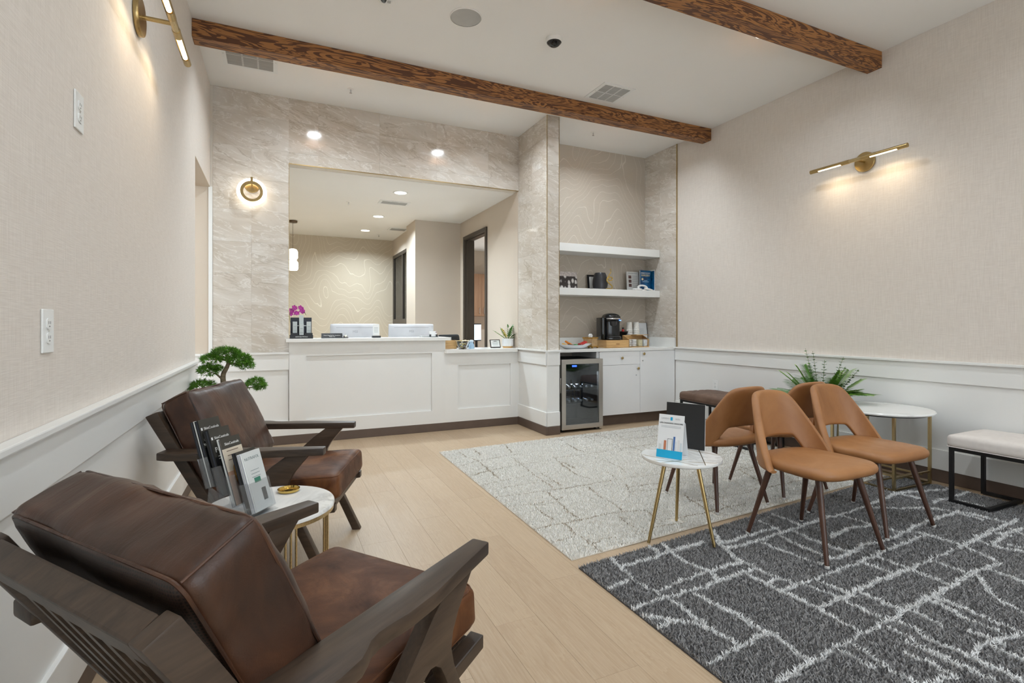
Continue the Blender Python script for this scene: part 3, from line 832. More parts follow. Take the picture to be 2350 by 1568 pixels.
# ================================================================ brown leather lounge chairs
LEATH = m_leather('brown leather', (40, 24, 16), (66, 40, 26), (96, 61, 40), 0.37, 4.0, 1.2)
LEATHP = m_leather('perforated brown leather', (36, 25, 20), (52, 36, 28), (68, 48, 37), 0.45, 4.0, 0.3, perf=True)
LEATHS = m_leather('worn brown seat leather', (54, 29, 15), (86, 50, 26), (120, 76, 42), 0.5, 6.0, 0.35, spec=0.3)
THREAD = plain('brown stitching', (96, 64, 44), 0.6)
def rot_y(a): return Matrix.Rotation(a, 4, 'Y')
def loop_path(hx, hy, r, z, n=7):
    out = []
    for cx, cy, a0 in ((hx - r, hy - r, 0), (-hx + r, hy - r, PI / 2), (-hx + r, -hy + r, PI), (hx - r, -hy + r, 1.5 * PI)):
        for k in range(n):
            a = a0 + PI / 2 * k / (n - 1)
            out.append((cx + r * math.cos(a), cy + r * math.sin(a), z))
    return out
def lounge_chair():
    t = thing('lounge_chair', '', 'chair')
    for s in (-1, 1):
        outer = [(.352, .338), (.20, .355), (.08, .371), (.0, .372), (-.045, .366), (-.08, .364), (-.105, .369), (-.125, .380), (-.15, .391), (-.20, .396), (-.30, .391), (-.352, .372)]
        poly = [(x, s * y) for x, y in outer] + [(-.352, s * .288), (.352, s * .288)]
        MB().prism(poly, .588, .622, 'z').build('arm', WALNUT, t, bevel=0.006, seg=2, smooth=True)
        fr = [(.192, .592), (.288, .592), (.252, .55), (.218, .508), (.196, .47), (.190, .435), (.200, .395), (.222, .345), (.385, 0.0), (.338, 0.0),
              (.178, .352), (.163, .385), (.148, .412), (.130, .426), (.112, .430), (.094, .422), (.070, .400), (.0, .335), (-.05, .385), (.05, .475), (.12, .54)]
        a, b = sorted((s * .296, s * .335))
        MB().prism(fr, a, b, 'y').build('front_leg', WALNUT, t, bevel=0.005, seg=2, smooth=True)
        rl = [(.02, .452), (.055, .40), (-.09, .272), (-.135, .222), (-.395, 0.0), (-.455, 0.0), (-.20, .268), (-.17, .32), (-.06, .39)]
        a, b = sorted((s * .2965, s * .3345))
        MB().prism(rl, a, b, 'y').build('rear_leg', WALNUT, t, bevel=0.005, seg=2, smooth=True)
        po = [(-.442, .768), (-.392, .790), (-.128, .335), (-.10, .27), (-.15, .235), (-.185, .30), (-.185, .34)]
        a, b = sorted((s * .264, s * .300))
        MB().prism(po, a, b, 'y').build('back_post', WALNUT, t, bevel=0.005, seg=2, smooth=True)
        a, b = sorted((s * .255, s * .297))
        MB().prism([(-.16, .25), (.392, .312), (.392, .348), (-.16, .29)], a, b, 'y').build('side_rail', WALNUT, t, bevel=0.004)
    # cross rails of the back ladder
    u = Vector((-.497, 0, .868)); n = Vector((.868, 0, .497))
    def along(z): k = (z - .33) / .868; return Vector((-.165, 0, .33)) + u * k
    def bar(z, w, d, y0, y1, off=0.0):
        c = along(z) + n * off
        pts = [c + u * (i * w / 2) + n * (j * d / 2) for i, j in ((-1, -1), (1, -1), (1, 1), (-1, 1))]
        return MB().prism([(p.x, p.z) for p in pts], y0, y1, 'y')
    bar(.752, .056, .044, -.264, .264).build('top_rail', WALNUT, t, bevel=0.005)
    bar(.40, .045, .03, -.264, .264).build('back_rail', WALNUT, t, bevel=0.004)
    for k in range(7):
        y = -.21 + .07 * k
        a = along(.40) - n * .006; b = along(.742) - n * .006
        pts = [(a - n * .007), (a + n * .007), (b + n * .007), (b - n * .007)]
        MB().prism([(p.x, p.z) for p in pts], y - .0125, y + .0125, 'y').build('slat', WALNUT, t)
    B(.33, .372, -.256, .256, .308, .345).build('front_rail', WALNUT, t, bevel=0.004)
    B(-.12, -.08, -.256, .256, .255, .292).build('rear_rail', WALNUT, t, bevel=0.004)
    for k in range(5): B(-.10 + .1 * k, -.05 + .1 * k, -.256, .256, .285 + .0115 * k, .297 + .0115 * k).build('seat_slat', WALNUT, t)
    # seat cushion
    me = rounded(.60, .545, .115, .028, 18, crown=.014, crown_b=0.0, wob=.004, wsc=7)
    M = Matrix.Translation((.105, 0, .404)) @ rot_y(-.055)
    me.transform(M)
    sc = link('seat_cushion', me, LEATHS, t)
    for z in (.0495, -.0495):
        MB().tube(loop_path(.2925, .265, .03, z), .003, 6, closed=True).xf(M).build('piping', LEATHS, sc, smooth=True)
    # back cushion
    L, T = .43, .14
    u, n = Vector((-.431, 0, .902)), Vector((.902, 0, .431))
    me = rounded(L, .575, T, .03, 24, crown=.026, crown_b=.004, wob=.006, wsc=6.5, seed=4)
    for v in me.vertices:
        q = v.co; w = mnoise.noise(Vector((q.x * 5, q.y * 26, q.z * 7))) * .0045 + mnoise.noise(Vector((q.x * 26 + 9, q.y * 7, q.z * 9))) * .003
        q += Vector((q.x / L, q.y / .575, q.z / T)).normalized() * w
    me.materials.append(LEATH); me.materials.append(LEATHP)
    for p in me.polygons:
        if p.normal.z < -0.8: p.material_index = 1
    # cushion frame: local x -> up the back, local z -> forward
    R = Matrix(((u.x, 0, n.x, 0), (0, 1, 0, 0), (u.z, 0, n.z, 0), (0, 0, 0, 1)))
    M = Matrix.Translation((-.238, 0, .663)) @ R
    me.transform(M)
    bc = link('back_cushion', me, None, t)
    for cx in (-1, 1):
        for cy in (-1, 1): MB().tube([(cx * (L / 2 - .008), cy * .2795, -.060), (cx * (L / 2 - .006), cy * .2815, 0), (cx * (L / 2 - .008), cy * .2795, .060)], .0022, 6).xf(M).build('seam', LEATH, bc, smooth=True)
    for z in (.063, -.063):
        MB().tube(loop_path(L / 2 - .0065, .2815, .03, z), .0032, 6, closed=True).xf(M).build('piping', LEATH, bc, smooth=True)
    return t
c1 = lounge_chair()
c1.location = (.0165, 1.2914, 0); c1.rotation_euler = (0, 0, math.radians(37))
c1['label'] = 'brown leather lounge chair closest to the camera with its slatted back turned to us'
c2 = copy_tree(c1)
c2.location = (-.0201, 2.9229, 0); c2.rotation_euler = (0, 0, math.radians(-20))
c2['label'] = 'brown leather lounge chair beyond the round marble table, beside the bonsai'
for o in (c1, c2): o['group'] = 'brown leather lounge chairs'

# ================================================================ tan leather chairs
TAN = m_leather('tan leather', (142, 94, 54), (158, 108, 64), (170, 120, 76), 0.42, 3.0, 0.12)
LEGW = m_walnut('dark walnut leg', (62, 38, 28), (88, 58, 44), (14, 14, 2.0), 0.35)
def tan_chair():
    """front is -y; origin on the floor under the seat centre"""
    t = thing('side_chair', '', 'chair')
    N = 48
    # seat: rounded wedge
    def ring(k, z):
        out = []
        for i in range(N):
            a = 2 * PI * i / N; c, s = math.cos(a), math.sin(a)
            p = 4.0
            x = math.copysign(abs(c) ** (2 / p), c); y = math.copysign(abs(s) ** (2 / p), s)
            wid = .256 - .03 * (y + 1) / 2
            out.append((x * wid * k, -.005 + y * .243 * k - .0, z + (.012 if y < -.7 else 0) * 0))
        return out
    rings = [ring(.86, .405), ring(.95, .409), ring(.99, .420), ring(1.0, .433), ring(.985, .447), ring(.94, .458), ring(.80, .466), ring(.5, .471), ring(.15, .473)]
    MB().loft(rings).build('seat', TAN, t, smooth=True)
    # wraparound back shell with an arch cut at the bottom
    def prof(phi):
        a = abs(phi)
        g = a - .62
        top = .797 - .475 * (g + math.sqrt(g * g + .02)) / 2 - .012 * a * a
        w = max(0.0, min(1.0, (a - .38) / .42)); w = w * w * (3 - 2 * w)
        arch = .535 - .015 * a - w * .118
        return arch, max(top, arch + .016)
    M_, K = 56, 12; pm = 1.44
    def mid(phi, z, off):
        hz = max(0, (z - .43) / .365)
        a_ = .264 - .045 * hz ** 1.4; b_ = .225
        sx, cy = math.sin(phi), math.cos(phi)
        x = (a_ + off) * math.copysign(abs(sx) ** .82, sx)
        y = (b_ + off) * math.copysign(abs(cy) ** .82, cy) + .085 * hz ** 1.1 - .01 - .03 * hz * abs(sx) ** 2
        return (x, y, z)
    rings = []; h = .0195; A = 7
    for i in range(M_ + 1):
        phi = -pm + 2 * pm * i / M_
        b, tp = prof(phi)
        hh = min(h, (tp - b) / 2)
        r = []
        for k in range(K + 1): r.append(mid(phi, b + hh + (tp - b - 2 * hh) * k / K, h))
        for k in range(1, A): a = PI * k / A; r.append(mid(phi, tp - hh + hh * math.sin(a), h * math.cos(a)))
        for k in range(K + 1): r.append(mid(phi, tp - hh - (tp - b - 2 * hh) * k / K, -h))
        for k in range(1, A): a = PI * k / A; r.append(mid(phi, b + hh - hh * math.sin(a), -h * math.cos(a)))
        rings.append(r)
    me = MB().loft(rings).mesh('backrest'); shade(me, 1.3)
    link('backrest', me, TAN, t)
    for sx in (-1, 1):
        for sy in (-1, 1):
            l = MB().tube([(sx * .15, sy * .135, .412), (sx * .222, sy * .228, .012)], [.0175, .0105], 14).build('leg', LEGW, t, smooth=True)
            MB().lathe([(.008, 0.0), (.0112, .002), (.0112, .014), (.008, .015)], 12, c=(sx * .2235, sy * .230, .0)).build('foot_glide', plain('clear plastic glide', (210, 208, 205), 0.3), l, smooth=True)
    MB().box(-.16, .16, -.15, .15, .392, .408).build('seat_frame', BLACKM, t, bevel=.004)
    return t
tc = tan_chair()
spots = [(2.640, 1.850, 0.0, 'tan leather chair in the front pair, nearer the small tripod table'),
         (3.255, 1.925, 0.0, 'tan leather chair in the front pair, nearer the cream bench'),
         (2.715, 2.600, PI, 'tan leather chair facing away from the camera, behind the small table with the card'),
         (3.335, 2.615, PI, 'tan leather chair facing away, mostly hidden behind the two front chairs')]
for k, (x, y, r, lb) in enumerate(spots):
    o = tc if k == 0 else copy_tree(tc)
    o.location = (x, y, ZRUG); o.rotation_euler = (0, 0, r); o['label'] = lb; o['group'] = 'tan leather chairs set back to back'

# ================================================================ round tables
TOPM = m_stone('white marble top', (236, 235, 232), (172, 170, 168), 2.5)
def round_table_a():
    t = thing('side_table', 'round white marble side table on thin gold rods between the leather lounge chairs', 'table', (-.02, 2.165, 0))
    MB().lathe([(.0, .482), (.228, .482), (.231, .484), (.231, .496), (.228, .5), (.0, .5)], 64, cap=False).build('tabletop', TOPM, t, smooth=True)
    MB().lathe([(.2, .468), (.2285, .468), (.2285, .482), (.2, .482)], 64, cap=False).build('top_ring', GOLD, t, smooth=True)
    for k in range(4):
        a0 = math.radians(18 + 90 * k)
        for j in (-1, 0, 1):
            a = a0 + j * .085
            MB().tube([(.216 * math.cos(a), .216 * math.sin(a), .47), (.216 * math.cos(a), .216 * math.sin(a), .006)], .0042, 8).build('leg', GOLD, t, smooth=True)
    ring = [(.216 * math.cos(2 * PI * k / 48), .216 * math.sin(2 * PI * k / 48), .005) for k in range(48)]
    MB().tube(ring, .005, 8, closed=True).build('base_ring', GOLD, t, smooth=True)
round_table_a()
d = thing('trinket_dish', 'small round gold dish on the marble side table', 'dish', (.047, 2.300, .5006))
MB().lathe([(.0, .0), (.036, .0), (.040, .002), (.043, .012), (.0405, .012), (.037, .004), (.0, .003)], 40, cap=False).build('dish', m_brushed('polished gold', (222, 190, 110), 0.14), d, smooth=True)
MB().lathe([(.018, .0042), (.0195, .0055), (.021, .0042)], 32, cap=False).build('rim_line', m_brushed('polished gold', (222, 190, 110), 0.14), d, smooth=True)

def tripod_table():
    t = thing('side_table', 'small round white table with brass inlay and three splayed brass legs', 'table', (2.055, 2.215, ZRUG))
    MB().lathe([(.0, .428), (.205, .428), (.214, .433), (.216, .441), (.214, .449), (.0, .449)], 64, cap=False).build('tabletop', TOPM, t, smooth=True)
    def inlay(x0, y0, x1, y1):
        v = Vector((x1 - x0, y1 - y0, 0)); p = Vector((-v.y, v.x, 0)).normalized() * .0022
        pts = [Vector((x0, y0, 0)) - p, Vector((x1, y1, 0)) - p, Vector((x1, y1, 0)) + p, Vector((x0, y0, 0)) + p]
        MB().prism([(q.x, q.y) for q in pts], .4485, .4495, 'z').build('brass_inlay', BRASS, t)
    R = .212
    for a0, a1 in ((200, 330), (185, 285), (262, 20), (60, 335), (110, 15), (150, 250)):
        x0, y0, x1, y1 = R * math.cos(math.radians(a0)), R * math.sin(math.radians(a0)), R * math.cos(math.radians(a1)), R * math.sin(math.radians(a1))
        inlay(x0, y0, x0 + (x1 - x0) * (.42 if a0 in (200, 110) else 1), y0 + (y1 - y0) * (.42 if a0 in (200, 110) else 1))
    for x, y in ((-.232, -.006), (.132, .181), (.05, -.192)):
        MB().tube([(x * .5, y * .5, .43), (x, y, .0035)], [.0115, .0085], 12).build('leg', BRASS, t, smooth=True)
    MB().lathe([(.0, .415), (.13, .415), (.13, .428), (.0, .428)], 32, cap=False).build('mounting_plate', BRASS, t)
tripod_table()

def end_table():
    t = thing('end_table', 'large round white marble end table with gold legs by the panelled wall', 'table', (4.195, 2.40, ZRUG))
    MB().lathe([(.0, .528), (.325, .528), (.336, .533), (.338, .541), (.334, .548), (.0, .55)], 72, cap=False).build('tabletop', TOPM, t, smooth=True)
    MB().lathe([(.27, .518), (.30, .518), (.30, .528), (.27, .528)], 48, cap=False).build('top_ring', BLACKM, t)
    q = .222
    for sx in (-1, 1):
        for sy in (-1, 1): B(sx * q - .009, sx * q + .009, sy * q - .009, sy * q + .009, 0, .52).build('leg', GOLD, t)
    for sx in (-1, 1):
        B(-q, q, sx * q - .006, sx * q + .006, .0, .012).build('base_bar', GOLD, t)
        B(sx * q - .006, sx * q + .006, -q, q, .0, .012).build('base_bar', GOLD, t)
        B(-q, q, sx * q * .55 - .005, sx * q * .55 + .005, .045, .057).build('lattice_bar', GOLD, t)
        B(sx * q * .55 - .005, sx * q * .55 + .005, -q, q, .075, .087).build('lattice_bar', GOLD, t)
        B(-q, q, sx * q - .006, sx * q + .006, .085, .097).build('lattice_bar', GOLD, t)
end_table()

# ================================================================ benches
def bench(name, label, mat, x0, x1, y0, y1, tufted, zoff):
    t = thing(name, label, 'bench', ((x0 + x1) / 2, (y0 + y1) / 2, zoff))
    hx, hy = (x1 - x0) / 2, (y1 - y0) / 2
    me = rounded(2 * hx + .02, 2 * hy + .03, .088, .03, 22 if tufted else 14, crown=.016, wob=.002, wsc=9)
    if tufted:
        for v in me.vertices:
            if v.co.z > .0:
                fx, fy = (v.co.x / .09 + .5) % 1 - .5, (v.co.y / .105 + .5) % 1 - .5
                v.co.z -= .013 * math.exp(-(fx * fx + fy * fy) * 22) + .006 * (math.exp(-(abs(abs(fx) - abs(fy))) * 14))
    me.transform(Matrix.Translation((0, 0, .408)))
    cu = link('seat_cushion', me, mat, t)
    MB().tube(loop_path(hx + .0105, hy + .0155, .032, .372), .0028, 6, closed=True).build('piping', mat, cu, smooth=True)
    w = .011
    B(-hx, hx, -hy, -hy + 2 * w, .345, .366).build('frame_rail', BLACKM, t); B(-hx, hx, hy - 2 * w, hy, .345, .366).build('frame_rail', BLACKM, t)
    B(-hx, -hx + 2 * w, -hy + 2 * w, hy - 2 * w, .345, .366).build('frame_rail', BLACKM, t); B(hx - 2 * w, hx, -hy + 2 * w, hy - 2 * w, .345, .366).build('frame_rail', BLACKM, t)
    for sy in (-1, 1):
        e0, e1 = sy * hy, sy * (hy - 2 * w)
        i0, i1 = sy * (hy - .195), sy * (hy - .195 - 2 * w)
        for sx in (-1, 1):
            a, b = sorted((sx * hx, sx * (hx - 2 * w)))
            B(a, b, min(e0, e1), max(e0, e1), .0, .345).build('leg', BLACKM, t)
            B(a, b, min(e1, i1), max(e1, i1), .0, .02).build('floor_runner', BLACKM, t)
        B(-hx + 2 * w, hx - 2 * w, min(i0, i1), max(i0, i1), .0, .02).build('floor_bar', BLACKM, t)
    return t
bench('bench', 'long bench with pale cream cushion and black metal legs by the panelled wall', plain('cream linen', (222, 214, 208), 0.9, var=0.04, scale=30, bump=0.3, bscale=700), 4.075, 4.50, .78, 1.90, False, ZRUG)
bench('bench', 'bench with brown tufted leather cushion and black legs near the drinks cabinet', m_leather('brown suede', (86, 64, 52), (104, 80, 66), (120, 94, 78), 0.6, 6.0, 0.2), 4.03, 4.47, 3.42, 4.36, True, ZRUG)
# ================================================================ reception desk
desk = thing('reception_desk', 'white panelled reception desk with a raised left part and a lower right part', 'desk', (0, 0, 0))
B(WX0, 1.73, YB + .006, YB + .09, 0.0, 1.014).build('body', WHITE, desk); B(1.73, X1 - .02, YB + .006, YB + .09, 0.0, .869).build('body', WHITE, desk)
frame_panel(desk, WX0, 1.73, .09, 1.014, .275, 1.574, .232, .876)
frame_panel(desk, 1.73, X1 - .001, .09, .869, 1.88, 2.535, .232, .731)
B(.2, 2.6, 5.70, 6.45, .70, .74).build('work_surface', CABW, desk)
B(.2, .24, 5.70, 6.45, 0, .70).build('end_panel', CABW, desk); B(2.56, 2.6, 5.70, 6.45, 0, .70).build('end_panel', CABW, desk)
YF = 5.520
ct = MB().prism([(.087, YF), (1.776, YF), (1.776, 5.86), (WX0 + .003, 5.86), (WX0 + .003, YB - .001), (.087, YB - .001)], 1.0145, 1.05, 'z').build('counter_top', QUARTZ, bevel=.003)
tag(ct, 'white quartz transaction counter on the raised left part of the reception desk', 'counter')
ct = MB().prism([(1.715, YF + .02), (1.735, YF), (X1 - .04, YF), (X1 - .04, YB - .0215), (X1 - .006, YB - .0215), (X1 - .006, 6.0), (1.733, 6.0), (1.733, YB - .0215), (1.715, YB - .0215)], .8695, .91, 'z').build('counter_top', QUARTZ, bevel=.003)
tag(ct, 'white quartz counter on the lower right part of the reception desk', 'counter')

# things on the raised counter
ZT = 1.0507
t = thing('product_display', 'black skincare display stand at the left end of the reception counter', 'display', (.232, 5.64, ZT))
B(-.108, .108, -.075, .05, 0, .035).build('base', BLACK, t, bevel=.002)
B(-.10, .10, .03, .05, .035, .212).build('back_panel', plain('navy display card', (26, 32, 46), .4), t)
B(.03, .105, -.045, .03, .035, .055).build('step', BLACK, t)
B(-.10, -.03, -.045, .03, .035, .055).build('step', BLACK, t)
B(-.012, .012, .022, .029, .08, .16).build('red_stripe', plain('dull red print', (128, 52, 44), .5), t)
B(-.05, .05, .024, .028, .125, .133).build('print_line', PAPER, t)
lettering('lettering', 'SKINCEUTICALS', .016, PAPER, t, place(0, -.0755, .017))
for k, (x, y, z, lb) in enumerate(((-.06, -.01, .055, 'grey carton on the display stand beside the marble wall'), (.0, .003, .035, 'grey carton standing tallest in the middle of the black display'), (.0, -.034, .035, 'grey carton at the front middle of the black display'), (.07, -.01, .055, 'grey carton on the display stand on the side of the black sign'))):
    h = .20 if k == 1 else .115
    c = B(-.021, .021, -.015, .015, 0, h).build('serum_box', plain('pale grey carton', (196, 204, 204), .45), None, bevel=.001, loc=(.232 + x, 5.64 + y, ZT + z))
    tag(c, lb, 'box', 'skincare cartons on the black display')
    B(-.012, .012, -.0156, -.0150, h * .55, h * .58).build('print_line', plain('grey print', (130, 140, 140), .5), c)
    B(-.015, .015, -.0156, -.0150, h * .2, h * .22).build('print_line', plain('grey print', (130, 140, 140), .5), c)
s = MB().prism([(-.03, 0), (.03, 0), (.006, .05), (-.002, .05)], -.103, .103, 'x').build('desk_sign', BLACK, None, loc=(.527, 5.64, ZT))
tag(s, 'small black sign reading Please Ring Bell for Assistance on the reception counter', 'sign')
Ms = Matrix.Translation((0, -.0165, .0285)) @ Matrix.Rotation(PI / 2 - .5, 4, 'X')
lettering('lettering', 'Please Ring Bell for Assistance', .0135, PAPER, s, Ms)
lettering('lettering', 'Thank You', .0135, PAPER, s, Ms @ Matrix.Translation((0, -.014, 0)))
t = thing('desk_bell', 'small silver bell ornament on a black foot beside the black sign', 'bell', (.665, 5.66, ZT))
MB().lathe([(.0, 0), (.03, 0), (.03, .006), (.0, .008)], 20, cap=False).build('foot', BLACK, t, smooth=True)
MB().lathe([(.024, .008), (.022, .02), (.012, .03), (.004, .034), (.004, .042), (.0, .044)], 20, cap=False).build('bell', CHROME, t, smooth=True)
t = thing('card_stand', 'tall white notice card in a black base on the reception counter', 'card', (.985, 5.67, ZT))
B(-.045, .045, -.025, .025, 0, .02).build('base', BLACK, t, bevel=.002)
B(-.034, .034, -.0015, .0015, 0, .135).xf(Matrix.Translation((0, 0, .012)) @ Matrix.Rotation(-.12, 4, 'X')).build('card', PAPER, t)
for k in range(5): B(-.022, .022, -.0021, -.0016, .045 + .013 * k, .0475 + .013 * k).xf(Matrix.Translation((0, 0, .012)) @ Matrix.Rotation(-.12, 4, 'X')).build('print_line', plain('grey print', (130, 140, 140), .5), t)
t = thing('card_holder', 'clear card holder with white cards at the far end of the raised counter', 'holder', (1.62, 5.67, ZT))
B(-.045, .045, -.03, .03, 0, .004).build('base', thin_glass('clear acrylic', (240, 244, 246), 1.0, .05), t)
B(-.042, .042, -.001, .001, 0, .06).xf(Matrix.Translation((0, .005, .008)) @ Matrix.Rotation(-.25, 4, 'X')).build('card', PAPER, t)
B(-.045, -.03, -.02, .01, .004, .03).build('clip', BLACKM, t); B(.03, .045, -.02, .01, .004, .03).build('clip', BLACKM, t)
MB().lathe([(.0, 0), (.006, 0), (.006, .001), (.0, .001)], 12, cap=False).xf(Matrix.Translation((.03, -.0065, .055)) @ Matrix.Rotation(PI / 2 - .25, 4, 'X')).build('logo', plain('plum print', (120, 40, 70), .5), t)
t = B(-.10, .10, -.06, .06, 0, .012).build('tray', plain('grey tray', (170, 170, 168), .4), None, bevel=.004, loc=(1.60, 5.78, ZT)); tag(t, 'flat grey tray behind the clear card holder on the counter', 'tray')
def monitor(x, label):
    t = thing('monitor', label, 'monitor', (x, 6.12, .7406))
    me = rounded(.545, .03, .33, .012, 6); me.transform(Matrix.Translation((0, 0, .295)))
    link('screen_housing', me, plain('silver white plastic', (214, 214, 217), .4), t)
    B(-.21, .21, -.0165, -.0150, .415, .419).build('groove', plain('grey groove', (170, 170, 174), .5), t)
    lettering('lettering', 'MSI', .040, plain('pale grey logo', (170, 170, 174), .35), t, place(0, -.0158, .37))
    B(-.025, .025, -.04, -.012, 0.0, .2).build('stand', plain('silver white plastic', (214, 214, 217), .4), t)
    B(-.11, .11, -.10, .06, 0, .012).build('base', plain('silver white plastic', (214, 214, 217), .4), t, bevel=.004)
    B(-.26, .26, .0152, .0158, .145, .445).build('display_panel', emit('screen glow', (70, 90, 120), .6), t)
monitor(.825, 'white monitor seen from behind, beside the black product display')
monitor(1.476, 'white monitor seen from behind, closest to the lower counter')
# things on the lower counter
ZL = .9107
t = thing('pen_box', 'light wooden box of pens at the corner of the lower reception counter', 'box', (1.845, 5.76, ZL))
BAM = m_walnut('bamboo', (190, 146, 92), (222, 182, 124), (3, 3, 40), .5)
m = MB().box(-.07, .07, -.04, .04, 0, .006).box(-.07, .07, -.04, -.034, .006, .10).box(-.07, .07, .034, .04, .006, .10).box(-.07, -.064, -.034, .034, .006, .10).box(.064, .07, -.034, .034, .006, .10)
m.build('box', BAM, t)
PENC = [(235, 190, 40), (240, 120, 40), (60, 140, 210), (30, 30, 32), (240, 240, 238), (20, 20, 22), (30, 30, 32)]
for k in range(7):
    p = MB().tube([(0, 0, 0), (.008 * ((k % 3) - 1), .004, .128)], .0038, 8).build('pen', plain('pen colour %d' % k, PENC[k], .35), None, smooth=True, loc=(1.795 + .0165 * k, 5.755 + .012 * ((k * 2) % 3 - 1), ZL + .0065))
    tag(p, ['yellow pen in the wooden box', 'orange pen in the wooden box', 'blue pen in the wooden box', 'black pen beside the blue one in the wooden box', 'white pen in the wooden box', 'black pen between white pen and box end', 'black pen closest to the end of the wooden box'][k] + ' on the counter', 'pen', 'pens in the wooden box')
bg_ = glass('bowl glass', (245, 248, 248), .03)
t = thing('candy_bowl', 'clear glass bowl of wrapped sweets on the lower reception counter', 'bowl', (1.950, 5.615, ZL))
MB().lathe([(.0, .001), (.04, .001), (.046, .006), (.068, .05), (.082, .095), (.078, .096), (.064, .052), (.042, .01), (.0, .008)], 36, cap=False).build('bowl', bg_, t, smooth=True)
MB().lathe([(.080, .092), (.084, .096), (.081, .100), (.077, .096)], 36, cap=False).build('gilt_rim', GOLD, t, smooth=True)
CC = [(236, 206, 60), (240, 220, 90), (222, 186, 40), (150, 130, 130), (120, 104, 100), (206, 200, 196), (240, 226, 120)]
for k in range(16):
    a = k * 2.4; r = .008 + .0022 * k if k < 9 else .018 + .0025 * (k - 9)
    z = .014 if k < 5 else (.034 if k < 10 else .056)
    r = min(r, .028)
    me = rounded(.024, .016, .012, .005, 2)
    c = link('sweet', me, plain('wrapper %d' % (k % 7), CC[k % 7], .35), None, (1.950 + r * math.cos(a), 5.615 + r * math.sin(a), ZL + z), (0.4 * (k % 3), .3 * (k % 2), a))
    tag(c, 'small wrapped sweet in the clear glass bowl on the lower counter', 'sweet', 'sweets in the glass bowl')
t = thing('water_bottle', 'pale blue bottle with white cap beside the glass bowl', 'bottle', (2.09, 5.70, ZL))
MB().lathe([(.0, 0), (.034, 0), (.036, .005), (.033, .04), (.022, .065), (.021, .072), (.0, .073)], 24, cap=False).build('bottle', plain('pale blue plastic', (168, 198, 222), .25), t, smooth=True)
MB().lathe([(.021, .073), (.026, .078), (.027, .092), (.018, .1), (.0, .101)], 24, cap=False).build('cap', plain('pale blue cap', (205, 222, 236), .3), t, smooth=True)
t = thing('framed_notice', 'small dark desk frame with a printed notice beside the potted plant', 'frame', (2.425, 5.76, ZL + .002))
Mf = Matrix.Rotation(-.35, 4, 'X')
B(-.066, .066, -.004, .006, 0, .102).xf(Mf).build('frame', plain('dark frame', (52, 48, 46), .4), t); B(-.056, .056, -.0055, -.004, .010, .092).xf(Mf).build('print', PAPER, t)
for k in range(4): B(-.035, .035, -.0062, -.0056, .03 + .014 * k, .033 + .014 * k).xf(Mf).build('print_line', plain('grey print', (130, 140, 140), .5), t)
B(-.02, .02, .03, .034, 0.0, .075).xf(Matrix.Rotation(.12, 4, 'X')).build('strut', BLACK, t)
t = thing('potted_plant', 'glossy green plant in a white ribbed pot on the lower reception counter', 'plant', (2.565, 5.715, ZL))
rib = [(.066 + (.0 if k % 2 else .002)) for k in range(64)]
m = MB(); rings = []
for z, s_ in ((.022, 1.0), (.112, 1.03), (.114, .96), (.098, .94)): rings.append([(rib[k] * s_ * math.cos(2 * PI * k / 64), rib[k] * s_ * math.sin(2 * PI * k / 64), z) for k in range(64)])
m.loft(rings); m.build('pot', plain('white ceramic', (232, 232, 232), .35), t)
MB().lathe([(.0, 0), (.060, 0), (.062, .022), (.0, .022)], 40, cap=False).build('saucer', BAM, t, smooth=True)
GREEN = plain('glossy leaf', (58, 112, 32), .28, var=.35, scale=40); GREEN2 = plain('young leaf', (112, 158, 44), .32, var=.3, scale=40); YEL = plain('yellow leaf', (214, 182, 52), .4, var=.2)
STEMM = plain('plant stem', (112, 122, 60), .5, var=.2)
def leaf(mb, base, d, nrm, L, W, bend=.25):
    d = d.normalized(); s = d.cross(nrm).normalized(); n = s.cross(d)
    prof = [(0, .08), (.25, .75), (.5, 1.0), (.78, .7), (1.0, .02)]
    vs = []
    for tt, w in prof:
        c = base + d * L * tt - n * bend * L * tt * tt
        vs += [c - s * W / 2 * w + n * .12 * W * w, c, c + s * W / 2 * w + n * .12 * W * w]
    fs = []
    for i in range(4): a = i * 3; fs += [(a, a + 1, a + 4, a + 3), (a + 1, a + 2, a + 5, a + 4)]
    mb.add(vs, fs)
rg = random.Random(5)
for k, (az, tilt, ln) in enumerate(((2.7, .9, .18), (2.2, .55, .16), (1.2, .25, .17), (.3, .35, .18), (-.4, .75, .14), (-1.3, .4, .15), (3.6, .5, .14), (.9, .6, .16), (-.05, 1.05, .12))):
    d0 = Vector((math.cos(az) * math.sin(tilt), math.sin(az) * math.sin(tilt) * .7, math.cos(tilt)))
    pts = [Vector((.012 * math.cos(az), .012 * math.sin(az), .098)) + d0 * ln * q + Vector((0, 0, -.02)) * q * q for q in (0, .35, .7, 1)]
    st = MB().tube(pts, [.005, .004, .003, .0015], 6).build('stem', STEMM, t, smooth=True)
    mb = MB()
    for j in range(5):
        q = .3 + .17 * j; p = pts[0].lerp(pts[-1], min(1, q)); sd = d0.cross(Vector((0, 0, 1))).normalized() if abs(d0.z) < .98 else Vector((1, 0, 0))
        for sg in (-1, 1): leaf(mb, p, d0 * .8 + sd * sg * .8, Vector((0, 0, 1)) + sd * .2, .052 - .004 * j, .022, .2)
    leaf(mb, pts[-1], d0, Vector((0, 0, 1)) + Vector((.1, 0, 0)), .05, .022, .2)
    mb.build('leaf', YEL if k == 6 else (GREEN2 if k in (0, 1) else GREEN), st, smooth=True)
MB().lathe([(.0, .094), (.062, .094)], 24, cap=False).build('soil', plain('dark soil', (44, 34, 26), .95), t)
